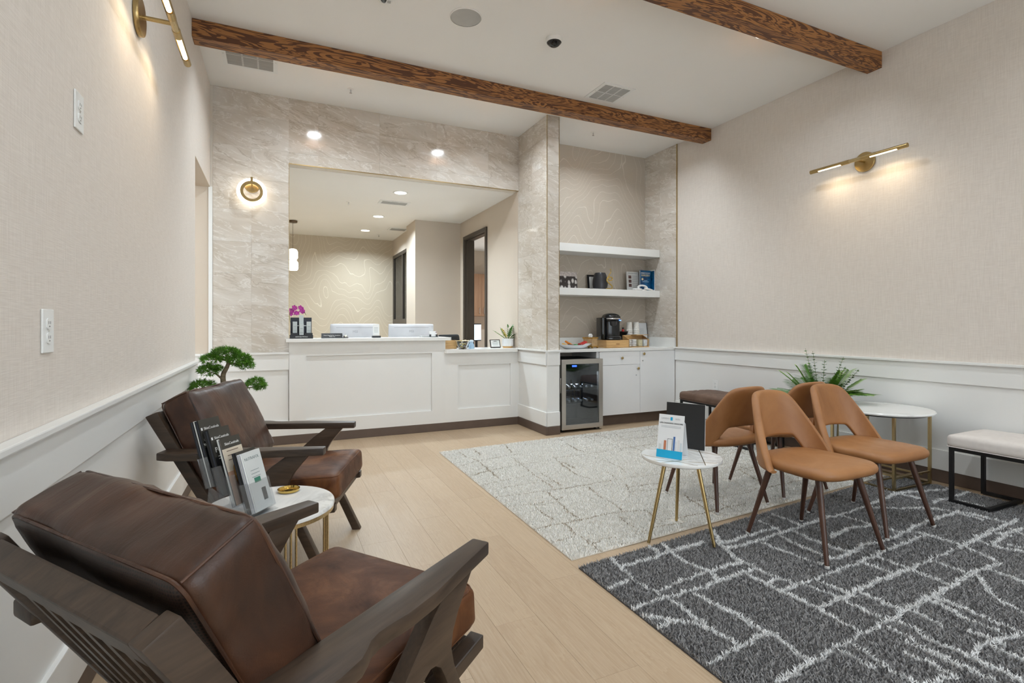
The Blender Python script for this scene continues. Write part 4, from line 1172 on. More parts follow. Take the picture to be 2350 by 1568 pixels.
# orchid behind the display
t = thing('orchid', 'pink orchid spray behind the black product display', 'plant', (.17, 5.80, ZT))
MB().lathe([(.0, 0), (.032, 0), (.04, .07), (.036, .07), (.0, .06)], 20, cap=False).build('pot', plain('white ceramic', (232, 232, 232), .35), t, smooth=True)
arc = smooth_line([(.0, 0, .06), (-.05, 0, .2), (-.035, 0, .30), (.03, 0, .33), (.09, 0, .285), (.115, 0, .24)], 2)
MB().tube(arc, .0025, 6).build('stem', STEMM, t, smooth=True)
PINK = plain('orchid petal', (190, 60, 160), .5, var=.3, scale=60); PINK2 = plain('orchid lip', (226, 130, 200), .5)
for k in range(12):
    q = .40 + .045 * k if k < 9 else .45 + .07 * (k - 9); p = Vector(arc[min(len(arc) - 1, int(q * len(arc)))]) + Vector((rg.uniform(-.012, .012), rg.uniform(-.02, .01), rg.uniform(-.02, .012) - (.05 if k >= 9 else 0)))
    mb = MB(); a0 = rg.uniform(0, 1)
    for j in range(5):
        a = a0 + 2 * PI * j / 5; leaf(mb, p, Vector((math.cos(a), -.25, math.sin(a))), Vector((0, -1, 0)), .026, .022, .1)
    f = mb.build('blossom', PINK, t, smooth=True)
    MB().lathe([(.0, -.003), (.004, 0), (.0, .003)], 8, c=(p.x, p.y - .006, p.z), cap=False).build('lip', PINK2, f, smooth=True)

# ================================================================ alcove: counter, cabinets, fridge, shelves
ct = B(X2 + .003, XR - .002, 5.0, YB - .001, .877, .91).build('counter_top', QUARTZ, bevel=.003)
tag(ct, 'white quartz counter of the drinks alcove holding the coffee maker', 'counter')
B(X2 + .003, XR - .002, YB - .018, YB - .001, .9105, 1.03).build('backsplash', QUARTZ, ct); B(XR - .016, XR - .002, 5.01, YB - .018, .9105, 1.03).build('backsplash', QUARTZ, ct)
def cabinet(x0, x1, label, drawer):
    t = thing('base_cabinet', label, 'cabinet', (x0, 5.03, 0))
    w = x1 - x0
    B(0, w, 0, .54, .126, .876).build('body', CABW, t)
    B(0, w, .045, .06, 0.0, .126).build('toe_kick', BASEB, t)
    def knob(x, z, par):
        k = MB().lathe([(.0, 0), (.006, 0), (.006, .010), (.015, .014), (.0165, .020), (.012, .026), (.0, .027)], 20, cap=False).xf(Matrix.Translation((x, -.02, z)) @ Matrix.Rotation(PI / 2, 4, 'X')).build('knob', BRASS, par, smooth=True)
    def lock(x, z, par): MB().lathe([(.0, 0), (.008, 0), (.008, .003), (.0, .003)], 14, cap=False).xf(Matrix.Translation((x, -.02, z)) @ Matrix.Rotation(PI / 2, 4, 'X')).build('lock', CHROME, par)
    g = .0015
    if drawer:
        d = B(g, w - g, -.02, -.001, .7155, .874).build('drawer', CABW, t, bevel=.001); knob(3.733 - x0, .795, d)
        d = B(g, w - g, -.02, -.001, .127, .7125).build('door', CABW, t, bevel=.001); knob(3.970 - x0, .665, d); lock(3.947 - x0, .584, d)
    else:
        d = B(g, w - g, -.02, -.001, .127, .874).build('door', CABW, t, bevel=.001); knob(4.056 - x0, .839, d); lock(4.045 - x0, .755, d)
cabinet(3.42, 4.005, 'white base cabinet with one drawer above a door, beside the small fridge', True)
cabinet(4.0055, 4.548, 'white base cabinet with a single tall door in the alcove corner', False)
for k, (z0, z1) in enumerate(((2.07, 2.165), (1.548, 1.633))):
    o = B(X2 + .002, XR - .013, 5.286, YB - .001, z0, z1).build('wall_shelf', WHITE, bevel=.002)
    tag(o, ['thick white alcove shelf, the empty upper one', 'thick white alcove shelf, the lower one holding frames and books'][k], 'shelf')
# fridge
FX0, FX1, FY, FZ = 2.846, 3.384, 4.89, .805
t = thing('mini_fridge', 'stainless steel drinks fridge with a glass door under the alcove counter', 'fridge', (0, 0, 0))
DK = plain('fridge liner', (44, 46, 48), .5)
m = MB().box(FX0, FX1, FY + .05, 5.45, .03, .05).box(FX0, FX1, FY + .05, 5.45, FZ - .02, FZ).box(FX0, FX0 + .02, FY + .05, 5.45, .05, FZ - .02).box(FX1 - .02, FX1, FY + .05, 5.45, .05, FZ - .02).box(FX0, FX1, 5.43, 5.45, .05, FZ - .02)
m.build('body', BLACK, t)
MB().box(FX0 + .02, FX1 - .02, 5.42, 5.43, .05, FZ - .02).build('liner', DK, t)
fw = .052
dr_ = MB().box(FX0, FX1, FY, FY + .045, .03, .03 + fw).box(FX0, FX1, FY, FY + .045, FZ - fw, FZ).box(FX0, FX0 + fw, FY, FY + .045, .03 + fw, FZ - fw).box(FX1 - fw, FX1, FY, FY + .045, .03 + fw, FZ - fw).build('door', STEEL, t, bevel=.002)
def tinted(name):
    q = NT(name); tr = q.n('ShaderNodeBsdfTransparent'); tr.inputs['Color'].default_value = (.62, .64, .65, 1)
    gl = q.n('ShaderNodeBsdfGlossy'); gl.inputs['Roughness'].default_value = .03; gl.inputs['Color'].default_value = (.9, .93, .95, 1)
    f = q.math('ADD', q.math('MULTIPLY', q.noise(q.coords(), 5, 1), .02), .13)
    ms = q.n('ShaderNodeMixShader'); q.l(f, ms.inputs[0]); q.l(tr.outputs[0], ms.inputs[1]); q.l(gl.outputs[0], ms.inputs[2])
    q.l(ms.outputs[0], q.t.nodes['Material Output'].inputs['Surface']); return q.m
B(FX0 + fw, FX1 - fw, FY + .012, FY + .02, .03 + fw, FZ - fw).build('glass', tinted('tinted door glass'), dr_)
MB().tube([(FX0 - .006, FY + .02, .60), (FX0 - .012, FY + .01, .58), (FX0 - .012, FY + .01, .46), (FX0 - .006, FY + .02, .44)], .005, 8).build('handle', STEEL, dr_, smooth=True)
for x in (FX0 + .05, FX1 - .05):
    for y in (FY + .09, 5.38): MB().lathe([(.0, 0), (.014, 0), (.014, .03), (.0, .03)], 12, c=(x, y, 0), cap=False).build('foot', BLACK, t)
B(FX1 - .045, FX1 - .002, FY + .005, FY + .05, .012, .03).build('hinge', STEEL, t)
B(FX0 + .12, FX1 - .12, FY + .10, FY + .22, FZ - .135, FZ - .03).build('control_panel', BLACK, t)
B(FX0 + .19, FX0 + .25, FY + .097, FY + .10, FZ - .092, FZ - .072).build('led', emit('blue led', (60, 100, 255), 8.0), t)
L = bpy.data.lights.new('fridge_lamp', 'AREA'); L.size = .12; L.energy = 5.0; L.color = (.75, .85, 1.0)  # unseen light, added so the bottles show through the dark door glass
lo = bpy.data.objects.new('fridge_lamp', L); COL.objects.link(lo); lo.parent = t; lo.location = (3.115, 5.2, FZ - .14)
WIRE = plain('grey wire shelf', (120, 122, 124), .35, 0.6)
SH = (.30, .455)
for z in SH:
    m = MB()
    for k in range(13): x = FX0 + .045 + k * (FX1 - FX0 - .09) / 12; m.box(x - .0015, x + .0015, FY + .07, 5.41, z - .003, z)
    m.box(FX0 + .021, FX1 - .021, FY + .066, FY + .072, z - .005, z + .001); m.build('wire_shelf', WIRE, t)
PET = thin_glass('clear bottle plastic', (214, 224, 230), 1.1, .08)
def bottle(x, z):
    t = thing('water_bottle', '', 'bottle', (x, FY + .09, z))
    Mx = Matrix.Rotation(-PI / 2, 4, 'X')
    MB().lathe([(.011, 0.0), (.012, .016), (.026, .045), (.030, .06), (.030, .185), (.026, .19), (.0, .19)], 14, c=(0, 0, 0), cap=False).xf(Matrix.Translation((0, 0, .0305)) @ Mx).build('bottle', PET, t, smooth=True)
    MB().lathe([(.0, -.012), (.0125, -.012), (.0125, .002), (.0, .002)], 14, cap=False).xf(Matrix.Translation((0, 0, .0305)) @ Mx).build('cap', plain('white bottle cap', (236, 238, 240), .4), t, smooth=True)
    return t
b0 = bottle(0, 0); nb = 0
for r_, z in enumerate(SH):
    for k in range(6):
        o = b0 if nb == 0 else copy_tree(b0); nb += 1
        o.location = (FX0 + .075 + .0755 * k, FY + .09 + .006 * (k % 2), z + .0005)
        o['label'] = ['clear water bottle lying on the lower wire shelf inside the fridge', 'clear water bottle lying on the upper wire shelf inside the fridge'][r_]
        o['group'] = 'bottles on the %s fridge shelf' % ('lower' if r_ == 0 else 'upper')
# dark niche above the fridge
struct(B(3.388, 3.419, 5.03, YB - .02, 0, .876).build('trim_cabinet_side', CABW))
# ---- counter things
ZA = .9107
t = thing('snack_plate', 'white leaf-shaped plate of snacks on the alcove counter', 'plate', (3.165, 5.16, ZA))
rings = []
for z, a, b in ((0, .10, .06), (.006, .13, .075), (.03, .19, .10), (.045, .215, .115), (.044, .205, .108), (.03, .18, .092), (.012, .11, .06), (.010, .02, .01)):
    rings.append([(x * (1 + .10 * (1 if x > 0 else 0) * (abs(x) / a) ** 3), y, z + (.012 * (abs(x) / .2) ** 2 if z > .02 else 0)) for x, y in superellipse(a, b, 2.0, 40)])
MB().loft(rings).build('plate', plain('white porcelain', (234, 236, 240), .15), t, smooth=True)
SN = [('orange snack packet at the back of the white plate', (214, 130, 50), (-.045, .02, .055), (.5, .35, .4), (.11, .05, .018)), ('red snack packet lying on the white plate', (196, 40, 36), (.115, .012, .056), (.2, -.4, -.2), (.10, .045, .016)),
      ('yellow snack packet at the pier end of the white plate', (232, 178, 60), (-.12, .0, .045), (.2, .1, .9), (.08, .05, .02)), ('green sweet wrapper on the white plate', (60, 150, 84), (.0, -.045, .043), (0, .1, .3), (.05, .03, .014)),
      ('dark red sweet between the orange and red packets on the plate', (160, 34, 30), (.045, -.055, .05), (.3, 0, .8), (.04, .03, .02)), ('brown chocolate bar on the white plate', (96, 60, 40), (-.07, -.04, .045), (0, .1, -.4), (.06, .03, .014))]
for lb, c, p, r_, sz in SN:
    o = link('snack', rounded(sz[0] * 1.25, sz[1] * 1.25, sz[2] * 1.3, .007, 4, wob=.002, wsc=30), plain(lb, c, .35, var=.2, scale=50), None, (3.165 + p[0], 5.16 + p[1], ZA + p[2]), r_); tag(o, lb, 'snack', 'snacks on the white plate')
t = thing('tissue_box', 'gilt tissue box cover with a white tissue beside the snack plate', 'box', (3.445, 5.24, ZA), .45)
GILT = m_walnut('gilt frame', (120, 82, 28), (206, 158, 66), (60, 60, 60), .35)
B(-.062, .062, -.062, .062, .018, .122).build('cover', plain('antiqued mirror panel', (196, 168, 128), .35, .3, var=.15, scale=30), t)
for sx in (-1, 1):
    B(-.068, .068, sx * .064 - .006, sx * .064 + .006, .114, .13).build('top_moulding', GILT, t); B(sx * .064 - .006, sx * .064 + .006, -.058, .058, .114, .13).build('top_moulding', GILT, t)
    B(-.07, .07, sx * .064 - .007, sx * .064 + .007, .012, .026).build('base_moulding', GILT, t); B(sx * .064 - .007, sx * .064 + .007, -.057, .057, .012, .026).build('base_moulding', GILT, t)
    for sy in (-1, 1): MB().lathe([(.0, 0), (.010, 0), (.012, .008), (.008, .014), (.0, .014)], 12, c=(sx * .06, sy * .06, 0), cap=False).build('foot', GILT, t, smooth=True)
mb = MB(); NN = 14
for k in range(3):
    rr = [[(r0 * math.cos(2 * PI * i / NN + k) * (1 + .35 * math.sin(3 * i + k)), r0 * math.sin(2 * PI * i / NN + k) * .6 + .004 * (k - 1), z) for i in range(NN)] for r0, z in ((.03, .118), (.024, .135), (.03, .152), (.012, .172))]
    mb.loft(rr, cap=False)
mb.build('tissue', PAPER, t, smooth=True)
t = thing('pod_drawer', 'light wooden drawer box under the black coffee maker', 'drawer', (3.775, 5.235, ZA))
B(-.165, .165, -.09, .20, 0, .092).build('box', BAM, t, bevel=.002); f = B(-.160, .160, -.094, -.0895, .006, .086).build('drawer', BAM, t)
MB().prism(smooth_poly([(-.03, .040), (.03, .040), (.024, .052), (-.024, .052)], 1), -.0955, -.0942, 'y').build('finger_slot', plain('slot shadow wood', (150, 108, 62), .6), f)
t = thing('coffee_maker', 'black single-serve coffee maker on the wooden drawer box', 'coffee maker', (3.765, 5.275, ZA + .0927), -.25)
GB = plain('gloss black plastic', (20, 21, 23), .14, var=.1); SM = thin_glass('smoke water tank', (120, 120, 122), 1.3)
def slab(poly, z0, z1, nm, mat, par, bev=.008): return MB().prism(poly, z0, z1, 'z').build(nm, mat, par, bevel=bev, seg=3, smooth=True)
slab(superellipse(.105, .115, 4, 32, .01, .02), 0, .035, 'base', GB, t)
slab(superellipse(.10, .098, 4, 32, .012, .035), .035, .235, 'column', GB, t)
MB().loft([[(x, y, z) for x, y in superellipse(a, b, 3, 36, .012, cy)] for z, a, b, cy in ((.225, .104, .112, .022), (.25, .108, .118, .02), (.285, .104, .116, .022), (.312, .085, .10, .03), (.328, .05, .07, .04), (.332, .01, .02, .04))]).build('head', GB, t, smooth=True)
MB().lathe([(.034, .175), (.045, .19), (.05, .232), (.0, .232)], 28, c=(.012, -.06, 0)).build('brew_basket', plain('dark grey plastic', (52, 52, 54), .3), t, smooth=True)
MB().tube([(-.075, -.062, .262), (-.045, -.106, .262), (.012, -.118, .262), (.07, -.106, .262), (.10, -.062, .262)], .009, 10).build('handle', CHROME, t, smooth=True)
B(-.028, .052, -.085, -.06, .285, .297).build('badge', CHROME, t, bevel=.003)
slab(superellipse(.032, .10, 4, 24, -.118, .03), .01, .275, 'water_tank', SM, t, .004)
slab(superellipse(.08, .06, 4, 32, .012, -.055), .035, .045, 'drip_tray', plain('dark grey plastic', (52, 52, 54), .3), t, .003)
MB().lathe([(.0, 0), (.012, 0), (.012, .006), (.0, .006)], 14, cap=False).xf(Matrix.Translation((.112, .03, .16)) @ Matrix.Rotation(PI / 2, 4, 'Y')).build('button', BLACK, t)
B(.075, .098, -.094, -.088, .236, .246).build('indicator', emit('blue indicator', (90, 140, 255), 4.0), t)
CUP = plain('printed paper cup', (228, 226, 220), .5, var=.12, scale=70)
for k, x in enumerate((4.165, 4.277)):
    t = thing('cup_stack', ['tower of stacked white paper cups nearer the coffee maker', 'tower of stacked white paper cups beside the white board'][k], 'cups', (x, 5.43, ZA), 0, 'paper cup towers')
    for j in range(6):
        z = .088 + .0235 * j if j else 0
        if j == 0: MB().lathe([(.0, .0), (.045, .0), (.044, .004), (.036, .1), (.0, .1)], 24, cap=False).build('paper_cup', CUP, t, smooth=True)
        else: MB().lathe([(.044, z - .004), (.046, z), (.0445, z + .004), (.041, z + .022)], 24, cap=False).build('paper_cup', CUP, t, smooth=True)
    z = .088 + .0235 * 5
    MB().lathe([(.042, z + .01), (.034, z + .11), (.0, z + .11)], 24, cap=False).build('paper_cup', CUP, t, smooth=True)
t = thing('cup_organizer', 'clear acrylic cup organizer around the paper cups', 'holder', (4.222, 5.43, ZA))
AC = thin_glass('clear acrylic sheet', (251, 252, 252), .2, .05)
B(-.115, .115, -.056, -.052, 0, .155).build('front_sheet', AC, t); B(-.115, .115, .052, .056, 0, .155).build('back_sheet', AC, t); B(-.115, -.111, -.052, .052, 0, .155).build('side_sheet', AC, t); B(.111, .115, -.052, .052, 0, .155).build('side_sheet', AC, t)
t = thing('stirrer_caddy', 'black bowl with a red bottle beside the paper cups', 'bowl', (4.04, 5.40, ZA))
MB().lathe([(.0, .0), (.02, 0), (.02, .125), (.035, .135), (.06, .165), (.07, .195), (.064, .195), (.05, .165), (.0, .145)], 28, cap=False).build('bowl', BLACK, t, smooth=True)
o = thing('sauce_bottle', 'small red bottle with black cap standing in the black bowl', 'bottle', (4.045, 5.40, ZA + .148))
MB().lathe([(.0, 0), (.017, 0), (.018, .05), (.012, .075), (.0, .076)], 18, cap=False).build('bottle', plain('red plastic', (176, 30, 32), .3), o, smooth=True); MB().lathe([(.012, .076), (.012, .098), (.0, .099)], 16, cap=False).build('cap', BLACK, o, smooth=True)
t = thing('condiment_rack', 'wooden rack with clear sides holding packets and sugar sachets', 'rack', (4.115, 5.215, ZA))
B(-.155, .155, -.055, .085, 0, .008).build('base', BAM, t); B(-.155, .155, .077, .085, .008, .15).build('back_panel', BAM, t)
for x in (-.155, .147): MB().prism([(-.05, .008), (.077, .008), (.077, .15), (-.05, .10)], x, x + .006, 'x').build('divider', BAM if x in (-.155, .147) else AC, t)
B(-.155, .155, -.055, -.051, .008, .11).build('front_sheet', AC, t)
B(-.03, .155, -.045, .077, .150, .156).build('lid', BAM, t)
PK = [('creamer cup', (236, 230, 226)), ('creamer cup', (240, 236, 234)), ('sugar sachet', (226, 214, 176)), ('sugar sachet', (238, 238, 242))]
for k in range(4):
    for j in range(4):
        me = rounded(.058, .05, .022, .008, 3) if k < 2 else rounded(.056, .012, .085, .004, 3)
        lc = (4.0 + .077 * k, 5.225, ZA + .0195 + .0225 * j) if k < 2 else (4.0 + .077 * k, 5.19 + .02 * j, ZA + .0515)
        o = link(PK[k][0].replace(' ', '_'), me, plain('%s %d' % (PK[k][0], k), PK[k][1], .5, var=.15, scale=60), None, lc)
        tag(o, ['round white creamer tub in the first slot of the condiment rack', 'white creamer tub in the second slot of the condiment rack', 'cream sugar sachet in the third slot of the condiment rack', 'white sugar sachet in the last slot of the condiment rack'][k], 'packet', 'packets in slot %d of the condiment rack' % (k + 1))
t = thing('whiteboard', 'small white board with a thin dark edge leaning in the alcove corner', 'board', (4.44, 5.50, ZA + .003))
Mb = Matrix.Rotation(-.14, 4, 'X')
B(-.095, .095, 0, .012, 0, .305).xf(Mb).build('board', plain('board white', (226, 228, 230), .3), t); B(.093, .099, -.002, .014, 0, .307).xf(Mb).build('edge', BLACK, t); B(-.099, -.093, -.002, .014, 0, .307).xf(Mb).build('edge', BLACK, t)
for k in range(6): B(-.05, .04, -.0008, -.0002, .12 + .02 * k, .123 + .02 * k).xf(Mb).build('print_line', plain('grey print', (130, 140, 140), .5), t)
# ---- shelf things (lower shelf top at 1.633)
ZS = 1.6337
t = thing('photo_canvas', 'black and white team photo canvas standing at the pier end of the shelf', 'photo', (3.275, 5.47, ZS))
Mp = Matrix.Rotation(-.10, 4, 'X')
def photo_mat():
    q = NT('old team photograph')
    tc = q.n('ShaderNodeTexCoord'); sp = q.n('ShaderNodeSeparateXYZ'); q.l(tc.outputs['Object'], sp.inputs[0])
    vo = q.n('ShaderNodeTexVoronoi'); vo.inputs['Scale'].default_value = 1.0; vo.inputs['Randomness'].default_value = .45
    q.l(q.coords((20, 1, 13)), vo.inputs['Vector'])
    nz = q.noise(q.coords((60, 1, 60)), 1.0, 3)
    v = q.math('ADD', vo.outputs['Distance'], q.math('MULTIPLY', nz, .3))
    fig = q.ramp(v, [(.42, S(222, 216, 212)), (.6, S(56, 48, 46))])
    up = q.ramp(sp.outputs[2], [(.155, (0, 0, 0, 1)), (.16, (1, 1, 1, 1))])
    band = q.ramp(nz, [(.4, S(170, 158, 154)), (.6, S(214, 204, 198))])
    return q.set(q.mix(up, fig, band), .6)
B(-.132, .132, 0, .02, 0, .214).xf(Mp).build('canvas', photo_mat(), t)
t = thing('framed_picture', 'dark picture frame leaning behind the grey vase on the shelf', 'frame', (3.735, 5.507, ZS + .003))
Mp2 = Matrix.Rotation(-.12, 4, 'X')
MB().box(-.145, .145, 0, .015, 0, .022).box(-.145, .145, 0, .015, .17, .192).box(-.145, -.123, 0, .015, .022, .17).box(.123, .145, 0, .015, .022, .17).xf(Mp2).build('frame', BLACK, t); B(-.123, .123, .006, .012, .022, .17).xf(Mp2).build('print', PAPER, t)
t = thing('vase', 'charcoal ceramic vase on the lower alcove shelf', 'vase', (3.700, 5.409, ZS))
MB().lathe([(.0, 0), (.08, 0), (.086, .005), (.095, .06), (.092, .12), (.078, .18), (.064, .208), (.057, .208), (.066, .18), (.0, .17)], 40, cap=False).build('body', plain('charcoal glaze', (44, 44, 48), .3, var=.2), t, smooth=True)
t = thing('serpent_ornament', 'gold coiled serpent ornament in front of the charcoal vase', 'ornament', (3.765, 5.300, ZS))
sn = smooth_line([(-.055, -.0, .007), (-.01, -.012, .007), (.04, 0, .007), (.045, .004, .04), (.0, .0, .07), (-.045, 0, .10), (-.03, 0, .15), (.04, 0, .15), (.045, 0, .115), (.0, 0, .105), (-.03, 0, .135), (.0, 0, .185), (.02, -.008, .215), (.0, -.02, .238)], 3)
MB().tube(sn, [.0035 + .0045 * math.sin(PI * min(1, (k + 6) / len(sn))) for k in range(len(sn))], 10).build('serpent', m_brushed('polished gold', (222, 190, 110), 0.14), t, smooth=True)
MB().lathe([(.0, -.008), (.006, -.004), (.008, .003), (.003, .011), (.0, .012)], 12, c=(0, -.022, .240), cap=False).build('head', m_brushed('polished gold', (222, 190, 110), 0.14), t, smooth=True)
t = thing('magazine', 'open white journal page with small photos beside the blue book', 'magazine', (4.265, 5.47, ZS))
Mm = Matrix.Rotation(-.08, 4, 'X')
B(-.10, .10, 0, .006, 0, .255).xf(Mm).build('page', plain('journal page', (206, 206, 204), .5, var=.03), t)
for k in range(3): B(-.07, -.025, -.0012, -.0003, .165 - .055 * k, .205 - .055 * k).xf(Mm).build('print_photo', plain('journal photo', (88, 62, 58), .5, var=.5, scale=60), t)
for k in range(7): B(-.01, .08, -.0012, -.0003, .05 + .024 * k, .06 + .024 * k).xf(Mm).build('print_line', plain('grey print soft', (168, 170, 170), .5), t)
lettering('lettering', 'Dermatologic Surgery', .016, plain('grey print', (130, 140, 140), .5), t, Mm @ place(0.0, -.001, .236))
def book_mat():
    q = NT('blue book cover'); n1 = q.noise(q.coords((6, 6, 9)), 1.0, 4, .6, 1.0)
    return q.set(q.ramp(n1, [(.3, S(6, 40, 92)), (.5, S(8, 84, 128)), (.7, S(24, 110, 176))]), .3)
t = thing('book', 'blue Dermatologic Surgery book standing on the lower shelf', 'book', (4.432, 5.43, ZS), .06)
BKM = book_mat()
B(-.09, .09, 0, .004, 0, .275).build('front_cover', BKM, t); B(-.088, .086, .004, .018, .002, .272).build('pages', PAPER, t); B(-.09, .09, .018, .022, 0, .275).build('back_cover', BKM, t)
GOLDP = plain('pale gold print', (232, 214, 170), .4)
lettering('lettering', 'DERMATOLOGIC', .021, PAPER, t, place(0, -.0005, .238), bold=True); lettering('lettering', 'SURGERY', .036, GOLDP, t, place(0, -.0005, .208), bold=True)
MB().lathe([(.0, 0), (.016, 0), (.016, .0008), (.0, .0008)], 20, cap=False).xf(place(-.055, 0, .158)).build('emblem', GOLDP, t)
B(-.03, .03, -.0008, -.0002, .14, .146).build('print_line', plain('pale blue print', (160, 196, 224), .5), t); B(-.055, .055, -.0008, -.0002, .122, .129).build('print_line', plain('pale blue print', (160, 196, 224), .5), t)
t = thing('journal', 'thin white journal standing at the right side of the blue book', 'magazine', (4.536, 5.44, ZS), -1.52)
B(-.08, .06, 0, .005, 0, .285).build('cover', PAPER, t); B(-.075, .055, -.0008, -.0001, .02, .27).build('print_photo', BKM, t)
t = thing('knot_ornament', 'white marbled chain link ornament lying in front of the books', 'ornament', (4.32, 5.345, ZS))
WM = m_stone('white marble ornament', (238, 236, 232), (150, 146, 140), 22.0)
for k, (x, y, r_, tz) in enumerate(((-.09, 0, (0, 0, .2), .013), (.0, .008, (1.1, 0, -.1), .036), (.085, -.004, (.25, .1, .3), .02))):
    ring = [(.066 * math.cos(2 * PI * i / 32), .036 * math.sin(2 * PI * i / 32), 0) for i in range(32)]
    MB().tube(ring, .0125, 10, closed=True).xf(Matrix.Translation((x, y, tz)) @ Matrix.Rotation(r_[2], 4, 'Z') @ Matrix.Rotation(r_[0], 4, 'X') @ Matrix.Rotation(r_[1], 4, 'Y')).build('chain_link', WM, t, smooth=True)
# ================================================================ wall lights
WARM = emit('warm lamp tube', (255, 226, 172), 10.0)
def bar_sconce(name, label, x, y, z, side):
    """side = +1: on the left wall pointing +x, -1: on the right wall"""
    t = thing(name, label, 'wall light', (x, y, z))
    Mx = Matrix.Rotation(side * PI / 2, 4, 'Y')
    MB().lathe([(.0, .001), (.082, .001), (.083, .004), (.083, .017), (.080, .021), (.0, .021)], 48, cap=False).xf(Mx).build('backplate', BRASS, t, smooth=True)
    off = .14 * side
    MB().tube([(.015 * side, 0, 0), (off, 0, 0)], .010, 14).build('stem', BRASS, t, smooth=True)
    MB().tube([(off, -.055, 0), (off, .055, 0)], .0155, 20).build('collar', GOLD, t, smooth=True)
    R = .0175; N = 20
    for sy in (-1, 1):
        e0, e1, s0, s1 = .05, .395, .115, .325
        # tube with a long slot along its underside
        def arc(y, a0, a1, r): return [(off + r * math.sin(a0 + (a1 - a0) * k / N), y, r * math.cos(a0 + (a1 - a0) * k / N)) for k in range(N + 1)]
        m = MB()
        for ya, yb, a in ((e0, s0, PI), (s1, e1, PI), (s0, s1, 2.15)):
            m.loft([arc(sy * ya, -a, a, R), arc(sy * yb, -a, a, R), ], cap=False, closed=False)
            m.loft([arc(sy * ya, -a, a, R - .002), arc(sy * yb, -a, a, R - .002)], cap=False, closed=False)
        for yy in (e0, e1): m.add([(off + R * math.sin(2 * PI * k / 24), sy * yy, R * math.cos(2 * PI * k / 24)) for k in range(24)], [tuple(range(24))])
        tb = m.build('tube', BRASS, t, smooth=True)
        MB().tube([(off, sy * (s0 + .004), -.004), (off, sy * (s1 - .004), -.004)], .0105, 14).build('bulb', WARM, tb, smooth=True)
        L = bpy.data.lights.new('bulb_light', 'AREA'); L.shape = 'RECTANGLE'; L.size = .016; L.size_y = s1 - s0 - .01; L.energy = .8; L.color = (1.0, .80, .54); L.spread = math.radians(150)
        lo = bpy.data.objects.new('bulb_light', L); COL.objects.link(lo); lo.parent = t; lo.location = (off, sy * (s0 + s1) / 2, -.0158)
    return t
bar_sconce('wall_sconce', 'brass double bar wall light on the wall behind the tan chairs', XR - .001, 2.72, 2.572, -1)
bar_sconce('wall_sconce', 'brass double bar wall light high on the wall beside the lounge chairs', XL + .001, 2.78, 2.56, 1)
t = thing('ring_sconce', 'glowing ring wall light with a brass plate on the marble beside the desk window', 'wall light', (-.212, YB - .001, 2.535))
RX = Matrix.Rotation(PI / 2, 4, 'X')
MB().lathe([(.0, 0), (.066, 0), (.067, .003), (.067, .018), (.064, .021), (.0, .021)], 40, cap=False).xf(RX).build('backplate', BRASS, t, smooth=True)
rc = (0, -.085, -.075)
def torus(R, y, r, mat, nm, n=64):
    MB().tube([(rc[0] + R * math.cos(2 * PI * k / n), y, rc[2] + R * math.sin(2 * PI * k / n)) for k in range(n)], r, 12, closed=True).build(nm, mat, t, smooth=True)
torus(.113, rc[1] + .010, .0175, emit('ring glow', (255, 244, 228), 4.5), 'glow_ring')
MB().lathe([(.073, 0), (.097, 0), (.098, .003), (.098, .022), (.073, .022), (.072, .019), (.072, .003), (.073, 0)], 64, cap=False).xf(Matrix.Translation((rc[0], rc[1] - .002, rc[2])) @ RX).build('brass_ring', BRASS, t, smooth=True)
MB().tube([(0, -.018, 0.0), (0, -.085, .0), (0, -.085, .022)], .006, 10).build('arm', BRASS, t, smooth=True)
B(-.010, .010, -.105, -.075, .015, .062).build('bracket', BRASS, t, bevel=.002)

# ================================================================ ceiling fittings
def disc(r, z0, z1, mat, nm, par, n=40): return MB().lathe([(.0, z0), (r * .985, z0), (r, (z0 + z1) / 2), (r, z1)], n, cap=False).build(nm, mat, par, smooth=True)
t = thing('ceiling_speaker', 'round grey speaker grille in the ceiling', 'speaker', (1.268, 3.577, ZC))
disc(.113, -.006, 0, plain('grey grille', (186, 184, 180), .8, bump=.4, bscale=900), 'grille', t, 56)
MB().lathe([(.112, -.008), (.117, -.006), (.118, 0)], 56, cap=False).build('rim', CEIL, t, smooth=True)
t = thing('dome_camera', 'white ceiling camera with a black dome lens', 'camera', (2.0, 3.56, ZC))
MB().lathe([(.0, -.03), (.058, -.03), (.064, -.022), (.065, 0)], 40, cap=False).build('base', WHITE, t, smooth=True)
MB().lathe([(.0, -.062), (.025, -.059), (.044, -.047), (.054, -.03)], 40, cap=False).build('dome', plain('black glass', (10, 11, 14), .06), t, smooth=True)
MB().lathe([(.052, -.034), (.058, -.030), (.052, -.029)], 40, cap=False).build('ring', BLACK, t, smooth=True)
